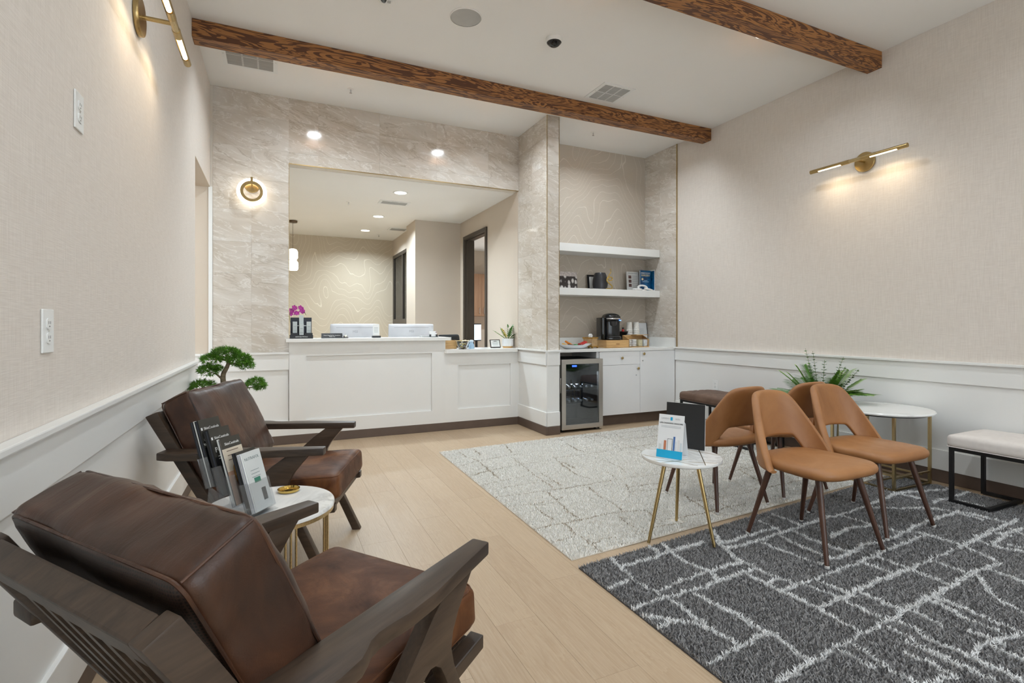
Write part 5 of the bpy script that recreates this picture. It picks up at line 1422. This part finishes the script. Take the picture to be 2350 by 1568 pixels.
def vent(name, label, x0, x1, y0, y1, z, nx, ny, dark):
    t = thing(name, label, 'vent', ((x0 + x1) / 2, (y0 + y1) / 2, z))
    hx, hy = (x1 - x0) / 2, (y1 - y0) / 2; f = .035
    m = MB().box(-hx, hx, -hy, -hy + f, -.006, 0).box(-hx, hx, hy - f, hy, -.006, 0).box(-hx, -hx + f, -hy + f, hy - f, -.006, 0).box(hx - f, hx, -hy + f, hy - f, -.006, 0)
    iw, ih = 2 * (hx - f), 2 * (hy - f)
    for k in range(1, nx): x = -hx + f + iw * k / nx; m.box(x - .007, x + .007, -hy + f, hy - f, -.006, 0)
    for k in range(1, ny): y = -hy + f + ih * k / ny; m.box(-hx + f, hx - f, y - .007, y + .007, -.006, 0)
    m.build('frame', WHITE, t)
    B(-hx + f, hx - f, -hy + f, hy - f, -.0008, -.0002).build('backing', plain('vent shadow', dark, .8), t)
    ns = max(4, int(ih / .014)); S_ = plain('grey louver', (176, 174, 170), .5)
    for k in range(ns):
        y = -hy + f + ih * (k + .5) / ns
        MB().box(-hx + f, hx - f, -.0012, .0012, -.0058, .0058).xf(Matrix.Translation((0, y, -.004)) @ Matrix.Rotation(.9, 4, 'X')).build('louver', S_, t)
    for sx in (-1, 1): disc(.004, -.008, -.006, STEEL, 'screw', t, 10).location = (sx * (hx - .014), 0, 0)
vent('ceiling_vent', 'square white ceiling vent with six louvred panels partly behind the beam', 2.78, 3.135, 3.985, 4.345, ZC - .0005, 3, 2, (96, 94, 92))
vent('ceiling_vent', 'white ceiling vent in the corner above the marble wall, behind the beam', -.415, .012, 4.66, 5.09, ZC - .0005, 3, 2, (110, 108, 106))
vent('ceiling_vent', 'long narrow white vent in the reception ceiling between two recessed lights', 1.215, 1.61, 6.70, 6.90, ZH - .0005, 3, 1, (96, 94, 92))
vent('ceiling_vent', 'narrow vent in the reception ceiling at the beige column', 1.70, 2.02, 8.52, 8.76, ZH - .0005, 1, 2, (96, 94, 92))
def sprinkler(x, y, z, label):
    t = thing('sprinkler', label, 'sprinkler', (x, y, z))
    MB().lathe([(.0, -.004), (.03, -.004), (.032, 0)], 24, cap=False).build('escutcheon', CEIL, t, smooth=True)
    MB().lathe([(.007, -.004), (.008, -.02), (.005, -.034), (.0, -.034)], 12, cap=False).build('head', CHROME, t, smooth=True); MB().lathe([(.0, -.038), (.013, -.037), (.013, -.035), (.0, -.034)], 16, cap=False).build('deflector', CHROME, t)
sprinkler(.651, 5.13, ZC - .0005, 'small sprinkler head in the ceiling above the marble window head'); sprinkler(3.385, 5.09, ZC - .0005, 'small sprinkler head in the ceiling above the alcove')
sprinkler(.86, 7.0, ZH - .0005, 'small sprinkler head in the reception ceiling'); sprinkler(1.66, 9.3, ZH - .0005, 'small sprinkler head in the reception ceiling near the far wallpaper')
t = thing('fire_alarm', 'round white ceiling alarm at the top edge of the picture', 'alarm', (.69, 3.60, ZC - .0005))
MB().lathe([(.0, -.02), (.035, -.02), (.05, -.012), (.055, 0)], 32, cap=False).build('housing', WHITE, t, smooth=True); MB().lathe([(.0, -.032), (.014, -.03), (.02, -.02)], 20, c=(-.015, 0, 0), cap=False).build('strobe', glass('strobe glass'), t, smooth=True)
B(.012, .034, -.012, .012, -.024, -.02).build('grille', plain('grey grille', (186, 184, 180), .8), t)
t = thing('pendant_lamp', 'pendant lamp with two stacked glowing white glass shades in the reception', 'lamp', (.233, 8.60, ZH))
MB().lathe([(.0, -.03), (.062, -.03), (.066, -.025), (.066, -.004), (.0, -.0005)], 32, cap=False).build('canopy', m_walnut('dark bronze', (60, 44, 28), (104, 78, 46), (9, 9, 9), .3), t, smooth=True)
MB().tube([(0, 0, -.03), (0, 0, -.43)], .0025, 8).build('cord', plain('brown cord', (90, 66, 44), .6), t)
SHD = emit('opal shade', (255, 246, 232), 3.2)
for k, (z0, z1, r) in enumerate(((-.60, -.435, .074), (-.77, -.605, .078))):
    MB().lathe([(.02, z0), (r * .8, z0 + .004), (r, z0 + .03), (r, z1 - .045), (r * .75, z1 - .01), (.03, z1)], 32).build('shade', SHD, t, smooth=True)
MB().lathe([(.03, -.437), (.02, -.43), (.0, -.428)], 20, cap=False).build('cap', BRASS, t, smooth=True)

# ================================================================ outlets
def outlet(label, x, y, z, side, dark=False):
    t = thing('wall_outlet', label, 'outlet', (x, y, z))
    d = side
    def bx(t0, t1, a, b, c, e, nm, mt, par, bev=0.0):
        p, q = sorted((t0 * d, t1 * d)); return B(p, q, a, b, c, e).build(nm, mt, par, bevel=bev)
    pl = bx(0.0005, .006, -.037, .037, -.059, .059, 'cover_plate', plain('white outlet plate', (238, 238, 236), .3), t, .0022)
    for sz in (-1, 1):
        rc_ = MB().prism([(a, b + sz * .0195) for a, b in superellipse(.0165, .0145, 3.2, 28)], .006 * d, .0082 * d, 'x').build('receptacle', plain('white outlet plate', (238, 238, 236), .3), t, smooth=True)
        for yy in (-.006, .006): bx(.0081, .0085, yy - .001, yy + .001, sz * .0195 - .001, sz * .0195 + .007, 'slot', BLACK, rc_)
        bx(.0081, .0085, -.002, .002, sz * .0195 - .009, sz * .0195 - .005, 'ground_hole', BLACK, rc_)
    bx(.006, .0072, -.0025, .0025, -.0025, .0025, 'screw', STEEL, t)
outlet('white outlet high on the wall below the bar wall light', XL, 2.03, 1.850, 1)
outlet('white outlet low on the wall just above the chair rail', XL, 1.787, 1.166, 1)
outlet('white outlet on the panelling above the tufted brown bench', XR - .004, 4.36, .50, -1)

# ================================================================ things on the side tables
# brochure holder: facing -35 degrees, three stepped pockets behind a front one
hold = thing('brochure_holder', 'clear acrylic four-tier brochure holder on the marble side table', 'holder', (-.105, 2.117, .5006), math.radians(-35))
LEAN = math.radians(17)
ACR = thin_glass('brochure acrylic', (250, 251, 252), .22, .04)
steps = [(.083, .0155), (.028, .044), (-.027, .073), (-.082, .102)]           # x of pocket foot, z of pocket floor
def lean_M(x, z): return Matrix.Translation((x, 0, z)) @ Matrix.Rotation(-LEAN, 4, 'Y')
B(-.11, .10, -.056, .056, 0, .003).build('base_sheet', ACR, hold)
for k, (x, z) in enumerate(steps):
    M = lean_M(x, z)
    MB().box(-.036, -.034, -.056, .056, 0, .13).xf(M).build('back_sheet', ACR, hold)
    MB().box(.004, .006, -.056, .056, 0, .105).xf(M).build('front_sheet', ACR, hold)
    MB().box(-.036, .006, -.056, .056, -.003, -.001).xf(M).build('pocket_floor', ACR, hold)
    for s in (-1, 1): MB().box(-.036, .006, s * .055 - .001, s * .055 + .001, 0, .11).xf(M).build('pocket_side', ACR, hold)
for s in (-1, 1): MB().prism([(-.11, .003), (.09, .003), (.06, .012), (-.10, .105)], s * .0565 - .0008, s * .0565 + .0008, 'y').build('side_sheet', ACR, hold)
DKC = plain('charcoal print', (58, 56, 50), .35, var=.12, scale=12); BKC = plain('black print', (20, 20, 22), .35, var=.2, scale=30); CREAM = plain('cream print', (212, 198, 178), .4, var=.05); SKIN = plain('skin tone print', (186, 146, 122), .4, var=.15, scale=20); NAVY = plain('navy paper edge', (52, 56, 68), .5)
hm = Matrix.Translation((-.105, 2.117, .5006)) @ Matrix.Rotation(math.radians(-35), 4, 'Z')
TF = Matrix(((0, 0, 1, 0), (1, 0, 0, 0), (0, 1, 0, 0), (0, 0, 0, 1)))       # text plane -> faces +x
def brochure(k, x0, x1, h, label, bw=.1):
    x, z = steps[k]
    t = thing('brochure', label, 'brochure')
    t.matrix_world = hm @ lean_M(x, z)
    return t
def pages(t, x0, x1, h, edge, n, w=.05):
    for j in range(n):
        a = x0 + (x1 - x0) * j / n; b = x0 + (x1 - x0) * (j + 1) / n - .0006
        B(a, b, -w, w, .0008, h - .0015 * (j % 3)).build('leaflet', edge[j % len(edge)], t)
t = brochure(3, 0, 0, 0, 'thick charcoal skincare brochures in the top tier of the clear holder'); H = .245
pages(t, -.033, .001, H, [BKC, NAVY, BKC, PAPER], 7); B(.001, .0016, -.05, .05, .0008, H).build('cover', BKC, t); B(.0016, .002, -.05, .05, H * .58, H).build('cover_band', DKC, t)
lettering('lettering', 'SkinCeuticals', .0135, PAPER, t, Matrix.Translation((.0022, .004, H - .035)) @ TF); B(.002, .0024, -.046, -.039, H - .040, H - .030).build('logo', PAPER, t)
lettering('lettering', 'Clinically Proven', .0125, PAPER, t, Matrix.Translation((.0022, -.003, H - .075)) @ TF, bold=True); lettering('lettering', 'What to expect', .0125, PAPER, t, Matrix.Translation((.0022, -.01, H - .092)) @ TF, bold=True)
t = brochure(2, 0, 0, 0, 'charcoal P-TIOX brochures in the second tier of the clear holder')
pages(t, -.033, -.012, H, [BKC, BKC, NAVY], 4); B(-.012, -.0114, -.05, .05, .0008, H).build('cover', BKC, t); B(-.0114, -.011, -.05, .05, H * .58, H).build('cover_band', DKC, t)
lettering('lettering', 'SkinCeuticals', .0135, PAPER, t, Matrix.Translation((-.0108, .004, H - .035)) @ TF); B(-.011, -.0106, -.046, -.039, H - .040, H - .030).build('logo', PAPER, t)
lettering('lettering', 'P-TIOX', .026, PAPER, t, Matrix.Translation((-.0108, .0, H - .078)) @ TF, bold=True)
for j in range(2): B(-.011, -.0106, -.034, .03, H - .103 - .009 * j, H - .1 - .009 * j).build('print_line', PAPER, t)
for j in range(6): B(-.0114, -.0108, -.02 + .004 * j, .0 + .006 * j, .02 + .018 * j, .026 + .018 * j).build('print_photo', plain('silver print', (150, 152, 158), .3, var=.4, scale=80), t)
t = brochure(1, 0, 0, 0, 'cream brochure with a photo in the third tier of the clear holder')
pages(t, -.033, -.022, H, [PAPER, PAPER, NAVY], 3); B(-.022, -.0214, -.05, .05, .0008, H).build('cover', CREAM, t); B(-.0214, -.021, -.05, .05, H - .04, H).build('cover_band', DKC, t)
lettering('lettering', 'SkinCeuticals', .0135, PAPER, t, Matrix.Translation((-.0208, .004, H - .024)) @ TF); B(-.0214, -.021, -.05, .05, .0008, H * .5).build('print_photo', SKIN, t)
for j in range(3): B(-.0214, -.0209, -.03, .028, H * .66 + .016 * j, H * .66 + .003 + .016 * j).build('print_line', plain('brown print', (120, 100, 84), .5), t)
for s in (-1, 1): MB().prism([(s * .012 + a, H * .44 + b) for a, b in superellipse(.009, .035, 2, 20)], -.0209, -.0204, 'x').build('print_photo', plain('amber print', (176, 128, 66), .4, var=.3, scale=60), t)
t = brochure(0, 0, 0, 0, 'dark backed brochures behind the white ones in the lowest tier of the holder')
pages(t, -.033, -.016, H - .02, [BKC, NAVY, DKC, BKC], 6); B(-.016, -.0155, -.05, .05, .0008, H - .02).build('cover', DKC, t)
t = brochure(0, 0, 0, 0, 'white Nutrafol leaflets at the front of the clear brochure holder')
pages(t, -.015, .001, H - .03, [PAPER, plain('lilac paper', (196, 198, 216), .6), PAPER], 6); B(.001, .0016, -.045, .05, .0008, H - .03).build('cover', plain('pale grey cover', (206, 208, 206), .5), t)
lettering('lettering', 'NUTRAFOL', .015, plain('grey print', (130, 140, 140), .5), t, Matrix.Translation((.0018, 0, H - .055)) @ TF)
for j in range(3): B(.0016, .002, -.022, .022, H - .10 - .012 * j, H - .098 - .012 * j).build('print_line', plain('grey print', (130, 140, 140), .5), t)
B(.0016, .002, -.015, .017, .10, .118).build('print_block', plain('green print', (52, 116, 96), .5), t); B(.0016, .002, .008, .03, .03, .075).build('print_block', plain('dark print', (54, 58, 60), .4), t)

# tent card and black folder on the tripod table
EA = math.atan2(-.878, .478)
TZ = ZRUG + .4496 + .0006
t = thing('tent_card', 'white Life-Changing Skincare tent card with a blue base on the tripod table', 'card', (1.948, 2.193, TZ), EA)
CARD = plain('card white', (232, 234, 236), .45, var=.01); CYAN = plain('cyan print', (24, 168, 214), .4, var=.05)
Mt = Matrix.Rotation(-.21, 4, 'X')
W = .071
MB().box(-W, W, 0, .0015, 0, .235).xf(Mt).build('front_panel', CARD, t)
MB().box(-W, W, -.002, -.0004, 0, .042).xf(Mt).build('blue_base', CYAN, t)
MB().prism([(-W, 0), (W, 0), (W, .19), (W * .8, .215), (W * .5, .225), (-W, .225)], .0, .0015, 'y').xf(Matrix.Translation((0, .105, 0)) @ Matrix.Rotation(.23, 4, 'X')).build('rear_panel', CARD, t)
MB().box(-W, W, .008, .10, 0, .0012).build('bottom_fold', CARD, t)
TXT = plain('dark print', (54, 58, 60), .4); GP = plain('pale grey print', (176, 180, 184), .5)
lettering('lettering', 'LANDO', .0125, GP, t, Mt @ place(-.034, -.0005, .213)); lettering('lettering', 'SKIN', .0125, GP, t, Mt @ place(.034, -.0005, .213))
MB().box(-.006, .006, -.0008, -.0002, .204, .222).xf(Mt).build('logo', CYAN, t)
lettering('lettering', 'LIFE-CHANGING SKINCARE', .0105, TXT, t, Mt @ place(0, -.0005, .188), bold=True)
for k in range(2): MB().box(-.055, .055, -.0006, -.0002, .172 - .007 * k, .174 - .007 * k).xf(Mt).build('print_line', GP, t)
PRD = [(-.055, .012, .03, (210, 214, 214)), (-.042, .010, .045, (226, 228, 230)), (-.027, .013, .05, (190, 120, 88)), (.032, .009, .05, (214, 220, 226)), (.048, .010, .06, (226, 226, 228)), (.061, .009, .045, (206, 216, 222))]
for k, (x, w, h, c) in enumerate(PRD): MB().box(x - w / 2, x + w / 2, -.0012, -.0002, .043, .043 + h).xf(Mt).build('print_bottle', plain('print colour %d' % k, c, .4), t)
MB().box(-.0135, .0135, -.0011, -.0002, .03, .105).xf(Mt).build('print_phone', TXT, t); MB().box(-.0115, .0115, -.0016, -.0012, .032, .103).xf(Mt).build('print_phone_screen', CARD, t)
MB().box(.018, .028, -.0012, -.0002, .043, .118).xf(Mt).build('print_bottle', plain('print colour 7', (70, 110, 170), .4), t)
t = thing('black_folder', 'black presentation board standing behind the white tent card', 'folder', (2.195, 2.336, TZ), EA)
Mk = Matrix.Rotation(-.06, 4, 'X')
MB().box(-.113, .113, 0, .006, 0, .262).xf(Mk).build('front_board', plain('black board', (30, 30, 31), .55, var=.1), t)
MB().box(-.113, .115, .006, .0085, 0, .262).xf(Mk).build('white_backing', PAPER, t)
MB().box(-.04, .04, 0, .003, 0, .16).xf(Matrix.Translation((0, .055, 0)) @ Matrix.Rotation(.22, 4, 'X')).build('strut', BLACK, t)

# ================================================================ plants
def needle_pad(name, par, c, r, n, seed, mat):
    rs = np.random.RandomState(seed)
    V = []; F = []
    for k in range(n):
        d = rs.normal(size=3); d /= np.linalg.norm(d)
        d[2] = abs(d[2]) * (1 if rs.uniform() < .82 else -.6)
        b = np.array(c) + d * np.array(r) * rs.uniform(.62, 1.0)
        for j in range(9):
            q = d * .7 + rs.normal(size=3) * .6; q /= np.linalg.norm(q)
            L = rs.uniform(.015, .028); s = np.cross(q, rs.normal(size=3)); s /= np.linalg.norm(s) + 1e-6
            o = len(V); V += [tuple(b - s * .0016), tuple(b + s * .0016), tuple(b + q * L)]; F.append((o, o + 1, o + 2))
    me = bpy.data.meshes.new(name); me.from_pydata(V, [], F)
    return tag(link(name, me, mat, par), kind='stuff')
PINE = plain('pine needles', (84, 134, 30), .55, var=.55, scale=26); BARK = m_walnut('grey bark', (92, 80, 62), (136, 122, 98), (14, 14, 40), .8)
t = thing('bonsai_tree', 'cloud-pruned bonsai tree behind the lounge chair in the corner', 'bonsai', (-.325, 4.22, .55))
MB().lathe([(.0, .0), (.12, .0), (.15, .09), (.158, .10), (.14, .10), (.13, .085), (.0, .08)], 36, cap=False).build('pot', plain('dark glazed pot', (52, 46, 42), .3), t, smooth=True)
MB().lathe([(.0, .084), (.135, .084)], 24, cap=False).build('soil', plain('dark soil', (44, 34, 26), .95), t)
tr = smooth_line([(-.012, 0, .08), (-.018, 0, .20), (-.025, .004, .28), (.004, 0, .33), (.015, 0, .37), (.0, 0, .42)], 2)
MB().tube(tr, [.022 - .013 * k / len(tr) for k in range(len(tr))], 10).build('trunk', BARK, t, smooth=True)
for k, (a, b) in enumerate((((-.022, 0, .24), (-.10, 0, .30)), ((.01, 0, .355), (.10, 0, .33)), ((.0, 0, .38), (-.09, 0, .385)), ((-.016, 0, .15), (-.14, .0, .17)), ((.0, 0, .13), (.17, 0, .18)))):
    mid = tuple((p + q) / 2 + (0, 0, .012)[i] for i, (p, q) in enumerate(zip(a, b)))
    MB().tube([a, mid, b], [.008, .006, .003], 8).build('branch', BARK, t, smooth=True)
pads = [((-.005, 0, .425), (.10, .08, .035)), ((-.095, -.01, .385), (.075, .06, .03)), ((.085, -.01, .37), (.085, .07, .04)), ((.12, 0, .335), (.06, .05, .03)), ((-.11, -.01, .305), (.075, .06, .032)),
        ((-.06, 0, .32), (.04, .04, .02)), ((-.145, -.01, .185), (.095, .07, .045)), ((.19, -.01, .195), (.07, .06, .035)), ((.215, 0, .175), (.04, .04, .02))]
for k, (c, r) in enumerate(pads): needle_pad('foliage', t, c, (r[0] * 1.0, r[1] * 1.0, r[2] * 1.5), int(9000 * r[0] * r[1] * 6), 30 + k, PINE)
st = thing('plant_stand', 'low dark plant stand carrying the bonsai behind the lounge chair', 'stand', (-.325, 4.22, 0))
MB().lathe([(.0, .525), (.16, .525), (.16, .5492), (.0, .5492)], 36, cap=False).build('top', WALNUT, st, smooth=True)
for k in range(3): a = .5 + 2.1 * k; MB().tube([(.10 * math.cos(a), .10 * math.sin(a), .526), (.15 * math.cos(a), .15 * math.sin(a), 0.0)], [.013, .009], 10).build('leg', WALNUT, st, smooth=True)

# palm and eucalyptus arrangement by the right wall
PX_, PY_ = 4.225, 2.885
t = thing('potted_palm', 'bushy green palm and eucalyptus in a white pot behind the tan chairs', 'plant', (PX_, PY_, ZRUG))
MB().lathe([(.0, .20), (.09, .20), (.11, .22), (.12, .46), (.112, .46), (.10, .44), (.0, .43)], 40, cap=False).build('pot', m_stone('white stone pot', (232, 230, 228), (190, 186, 180), 6.0, .4), t, smooth=True)
for k in range(4): a = PI / 4 + PI / 2 * k; B(.122 * math.cos(a) - .006, .122 * math.cos(a) + .006, .122 * math.sin(a) - .006, .122 * math.sin(a) + .006, 0, .34).build('stand_leg', GOLD, t)
MB().lathe([(.10, .188), (.128, .188), (.128, .2), (.10, .2)], 40, cap=False).build('stand_ring', GOLD, t, smooth=True)
MB().lathe([(.0, .432), (.108, .432)], 24, cap=False).build('soil', plain('dark soil', (44, 34, 26), .95), t)
PALM = plain('palm leaflet', (76, 134, 40), .38, var=.35, scale=30); PALM2 = plain('bright fern leaflet', (126, 172, 62), .4, var=.3, scale=30); EUC = plain('eucalyptus leaf', (74, 104, 70), .5, var=.3, scale=40)
pr = random.Random(21)
def frond(az, tilt, L, droop, nl, lw, mat):
    d = Vector((math.cos(az), math.sin(az), 0)); pts = []
    for k in range(9):
        q = k / 8
        pts.append(Vector((0, 0, .43)) + d * (math.sin(tilt) * L * q) + Vector((0, 0, math.cos(tilt) * L * q - droop * L * q * q)))
    if any(PX_ + p.x > XR - .075 for p in pts):
        pts = [Vector((min(p.x, XR - .085 - PX_), p.y, p.z)) for p in pts]
    pts = [Vector((p.x, p.y, max(p.z, .63))) if p.y < -.09 else p for p in pts]
    o = MB().tube(pts, [.0032 - .0003 * k for k in range(9)], 5).build('frond', STEMM, t, smooth=True)
    mb = MB()
    for k in range(nl):
        q = .18 + .8 * k / nl; i = min(7, int(q * 8)); p = pts[i].lerp(pts[i + 1], q * 8 - i); tan = (pts[i + 1] - pts[i]).normalized()
        sd = tan.cross(Vector((0, 0, 1))); sd = sd.normalized() if sd.length > .05 else Vector((-d.y, d.x, 0))
        for s in (-1, 1):
            ln = lw * (1 - .6 * abs(q - .45)) * pr.uniform(.85, 1.1)
            dr = tan * .5 + sd * s * .9 + Vector((0, 0, .12))
            if PX_ + p.x + dr.normalized().x * ln > XR - .03: continue
            if p.y + min(0, dr.normalized().y) * ln < -.10 and p.z + dr.normalized().z * ln - .15 * ln < .575: continue
            leaf(mb, p, dr, Vector((0, 0, 1)) + sd * s * .2, ln, .0085, .15)
    mb.build('leaflets', mat, o, smooth=True)
fr_ = []
for k in range(44):
    az = [-1.57, 3.14, -2.3, 1.57, -1.2, -1.9, 2.3, -2.8][k % 8] + pr.uniform(-.35, .35)
    fr_.append((az, pr.uniform(.25, 1.15), pr.uniform(.40, .54), pr.uniform(.12, .34)))
for k, (az, tilt, L, dp) in enumerate(fr_):
    frond(az, tilt, L, dp, 38, .12 if k % 3 else .095, PALM if k % 2 else PALM2)
for k, (az, tilt, L) in enumerate(((-1.5, .36, .52), (2.4, .12, .53), (-1.3, .62, .48), (-1.7, .5, .47), (1.9, .22, .56), (-2.3, .22, .47))):
    d = Vector((math.cos(az) * math.sin(tilt), math.sin(az) * math.sin(tilt), math.cos(tilt)))
    o = MB().tube([Vector((0, 0, .43)), Vector((0, 0, .43)) + d * L], [.003, .0012], 5).build('eucalyptus_stem', STEMM, t, smooth=True)
    mb = MB()
    for j in range(13):
        q = .35 + .05 * j; p = Vector((0, 0, .43)) + d * L * q
        for s in (-1, 1): a = j * 1.3; e = Vector((math.cos(a) * s, math.sin(a) * s, .5)); leaf(mb, p, e, d, .03 * (1.25 - .5 * q), .024 * (1.2 - .5 * q), .1)
    mb.build('eucalyptus_leaves', EUC if k != 4 else PALM, o, smooth=True)

# ================================================================ back office seen through the door
WOODC = m_walnut('oak veneer', (150, 112, 84), (178, 138, 106), (30, 3, 1.2), .5)
t = thing('wall_cabinet', 'wood veneer wall cabinet in the back office beyond the door', 'cabinet', (3.35, 10.05, 1.38))
B(0, 1.1, 0, .34, 0, .88).build('body', WOODC, t)
for k in range(2):
    d = B(.002 + .55 * k, .548 + .55 * k, -.02, -.001, .002, .878).build('door', WOODC, t)
    hx = .50 if k == 0 else .60
    MB().tube([(hx, -.02, .05), (hx, -.05, .05), (hx, -.05, .17), (hx, -.02, .17)], .006, 8).build('handle', CHROME, d, smooth=True)
t = thing('office_desk', 'pale desk in the back office behind the office chair', 'desk', (3.0, 9.1, 0))
B(0, 1.5, 0, .9, .70, .74).build('top', WOODC, t); B(0, .04, 0, .9, 0, .70).build('end_panel', WOODC, t); B(1.46, 1.5, 0, .9, 0, .70).build('end_panel', WOODC, t)
t = thing('office_monitor', 'bright white screen on the desk in the back office', 'monitor', (3.58, 9.45, .7406), .5)
B(-.10, .10, -.02, -.005, .16, .46).build('screen', emit('white screen', (214, 232, 250), 1.2), t); B(-.12, .12, -.004, .02, .14, .48).build('housing', BLACK, t); B(-.02, .02, .0, .03, 0, .15).build('stand', BLACK, t); B(-.1, .1, -.07, .09, 0, .012).build('base', BLACK, t)
t = thing('office_chair', 'black office chair behind the lower reception counter', 'chair', (2.36, 6.85, 0), .6)
me = rounded(.46, .07, .55, .035, 8, crown=0); me.transform(Matrix.Translation((0, .2, .78)) @ Matrix.Rotation(-.1, 4, 'X')); link('backrest', me, plain('black mesh fabric', (20, 20, 21), .8, bump=.3, bscale=500), t)
me = rounded(.48, .46, .08, .035, 8, crown=.01); me.transform(Matrix.Translation((0, -.04, .46))); link('seat', me, plain('black mesh fabric', (20, 20, 21), .8), t)
MB().tube([(0, 0, .08), (0, 0, .43)], .025, 14).build('gas_lift', BLACK, t, smooth=True); MB().tube([(0, .17, .44), (0, .235, .52), (0, .235, .7)], .018, 10).build('back_bracket', BLACK, t, smooth=True)
for k in range(5):
    a = 2 * PI * k / 5; l = MB().tube([(0, 0, .09), (.28 * math.cos(a), .28 * math.sin(a), .07)], [.024, .014], 10).build('leg', BLACK, t, smooth=True)
    MB().lathe([(.0, -.012), (.026, -.012), (.026, .012), (.0, .012)], 16, cap=False).xf(Matrix.Translation((.28 * math.cos(a), .28 * math.sin(a), .03)) @ Matrix.Rotation(PI / 2, 4, 'X')).build('caster', BLACK, l, smooth=True)
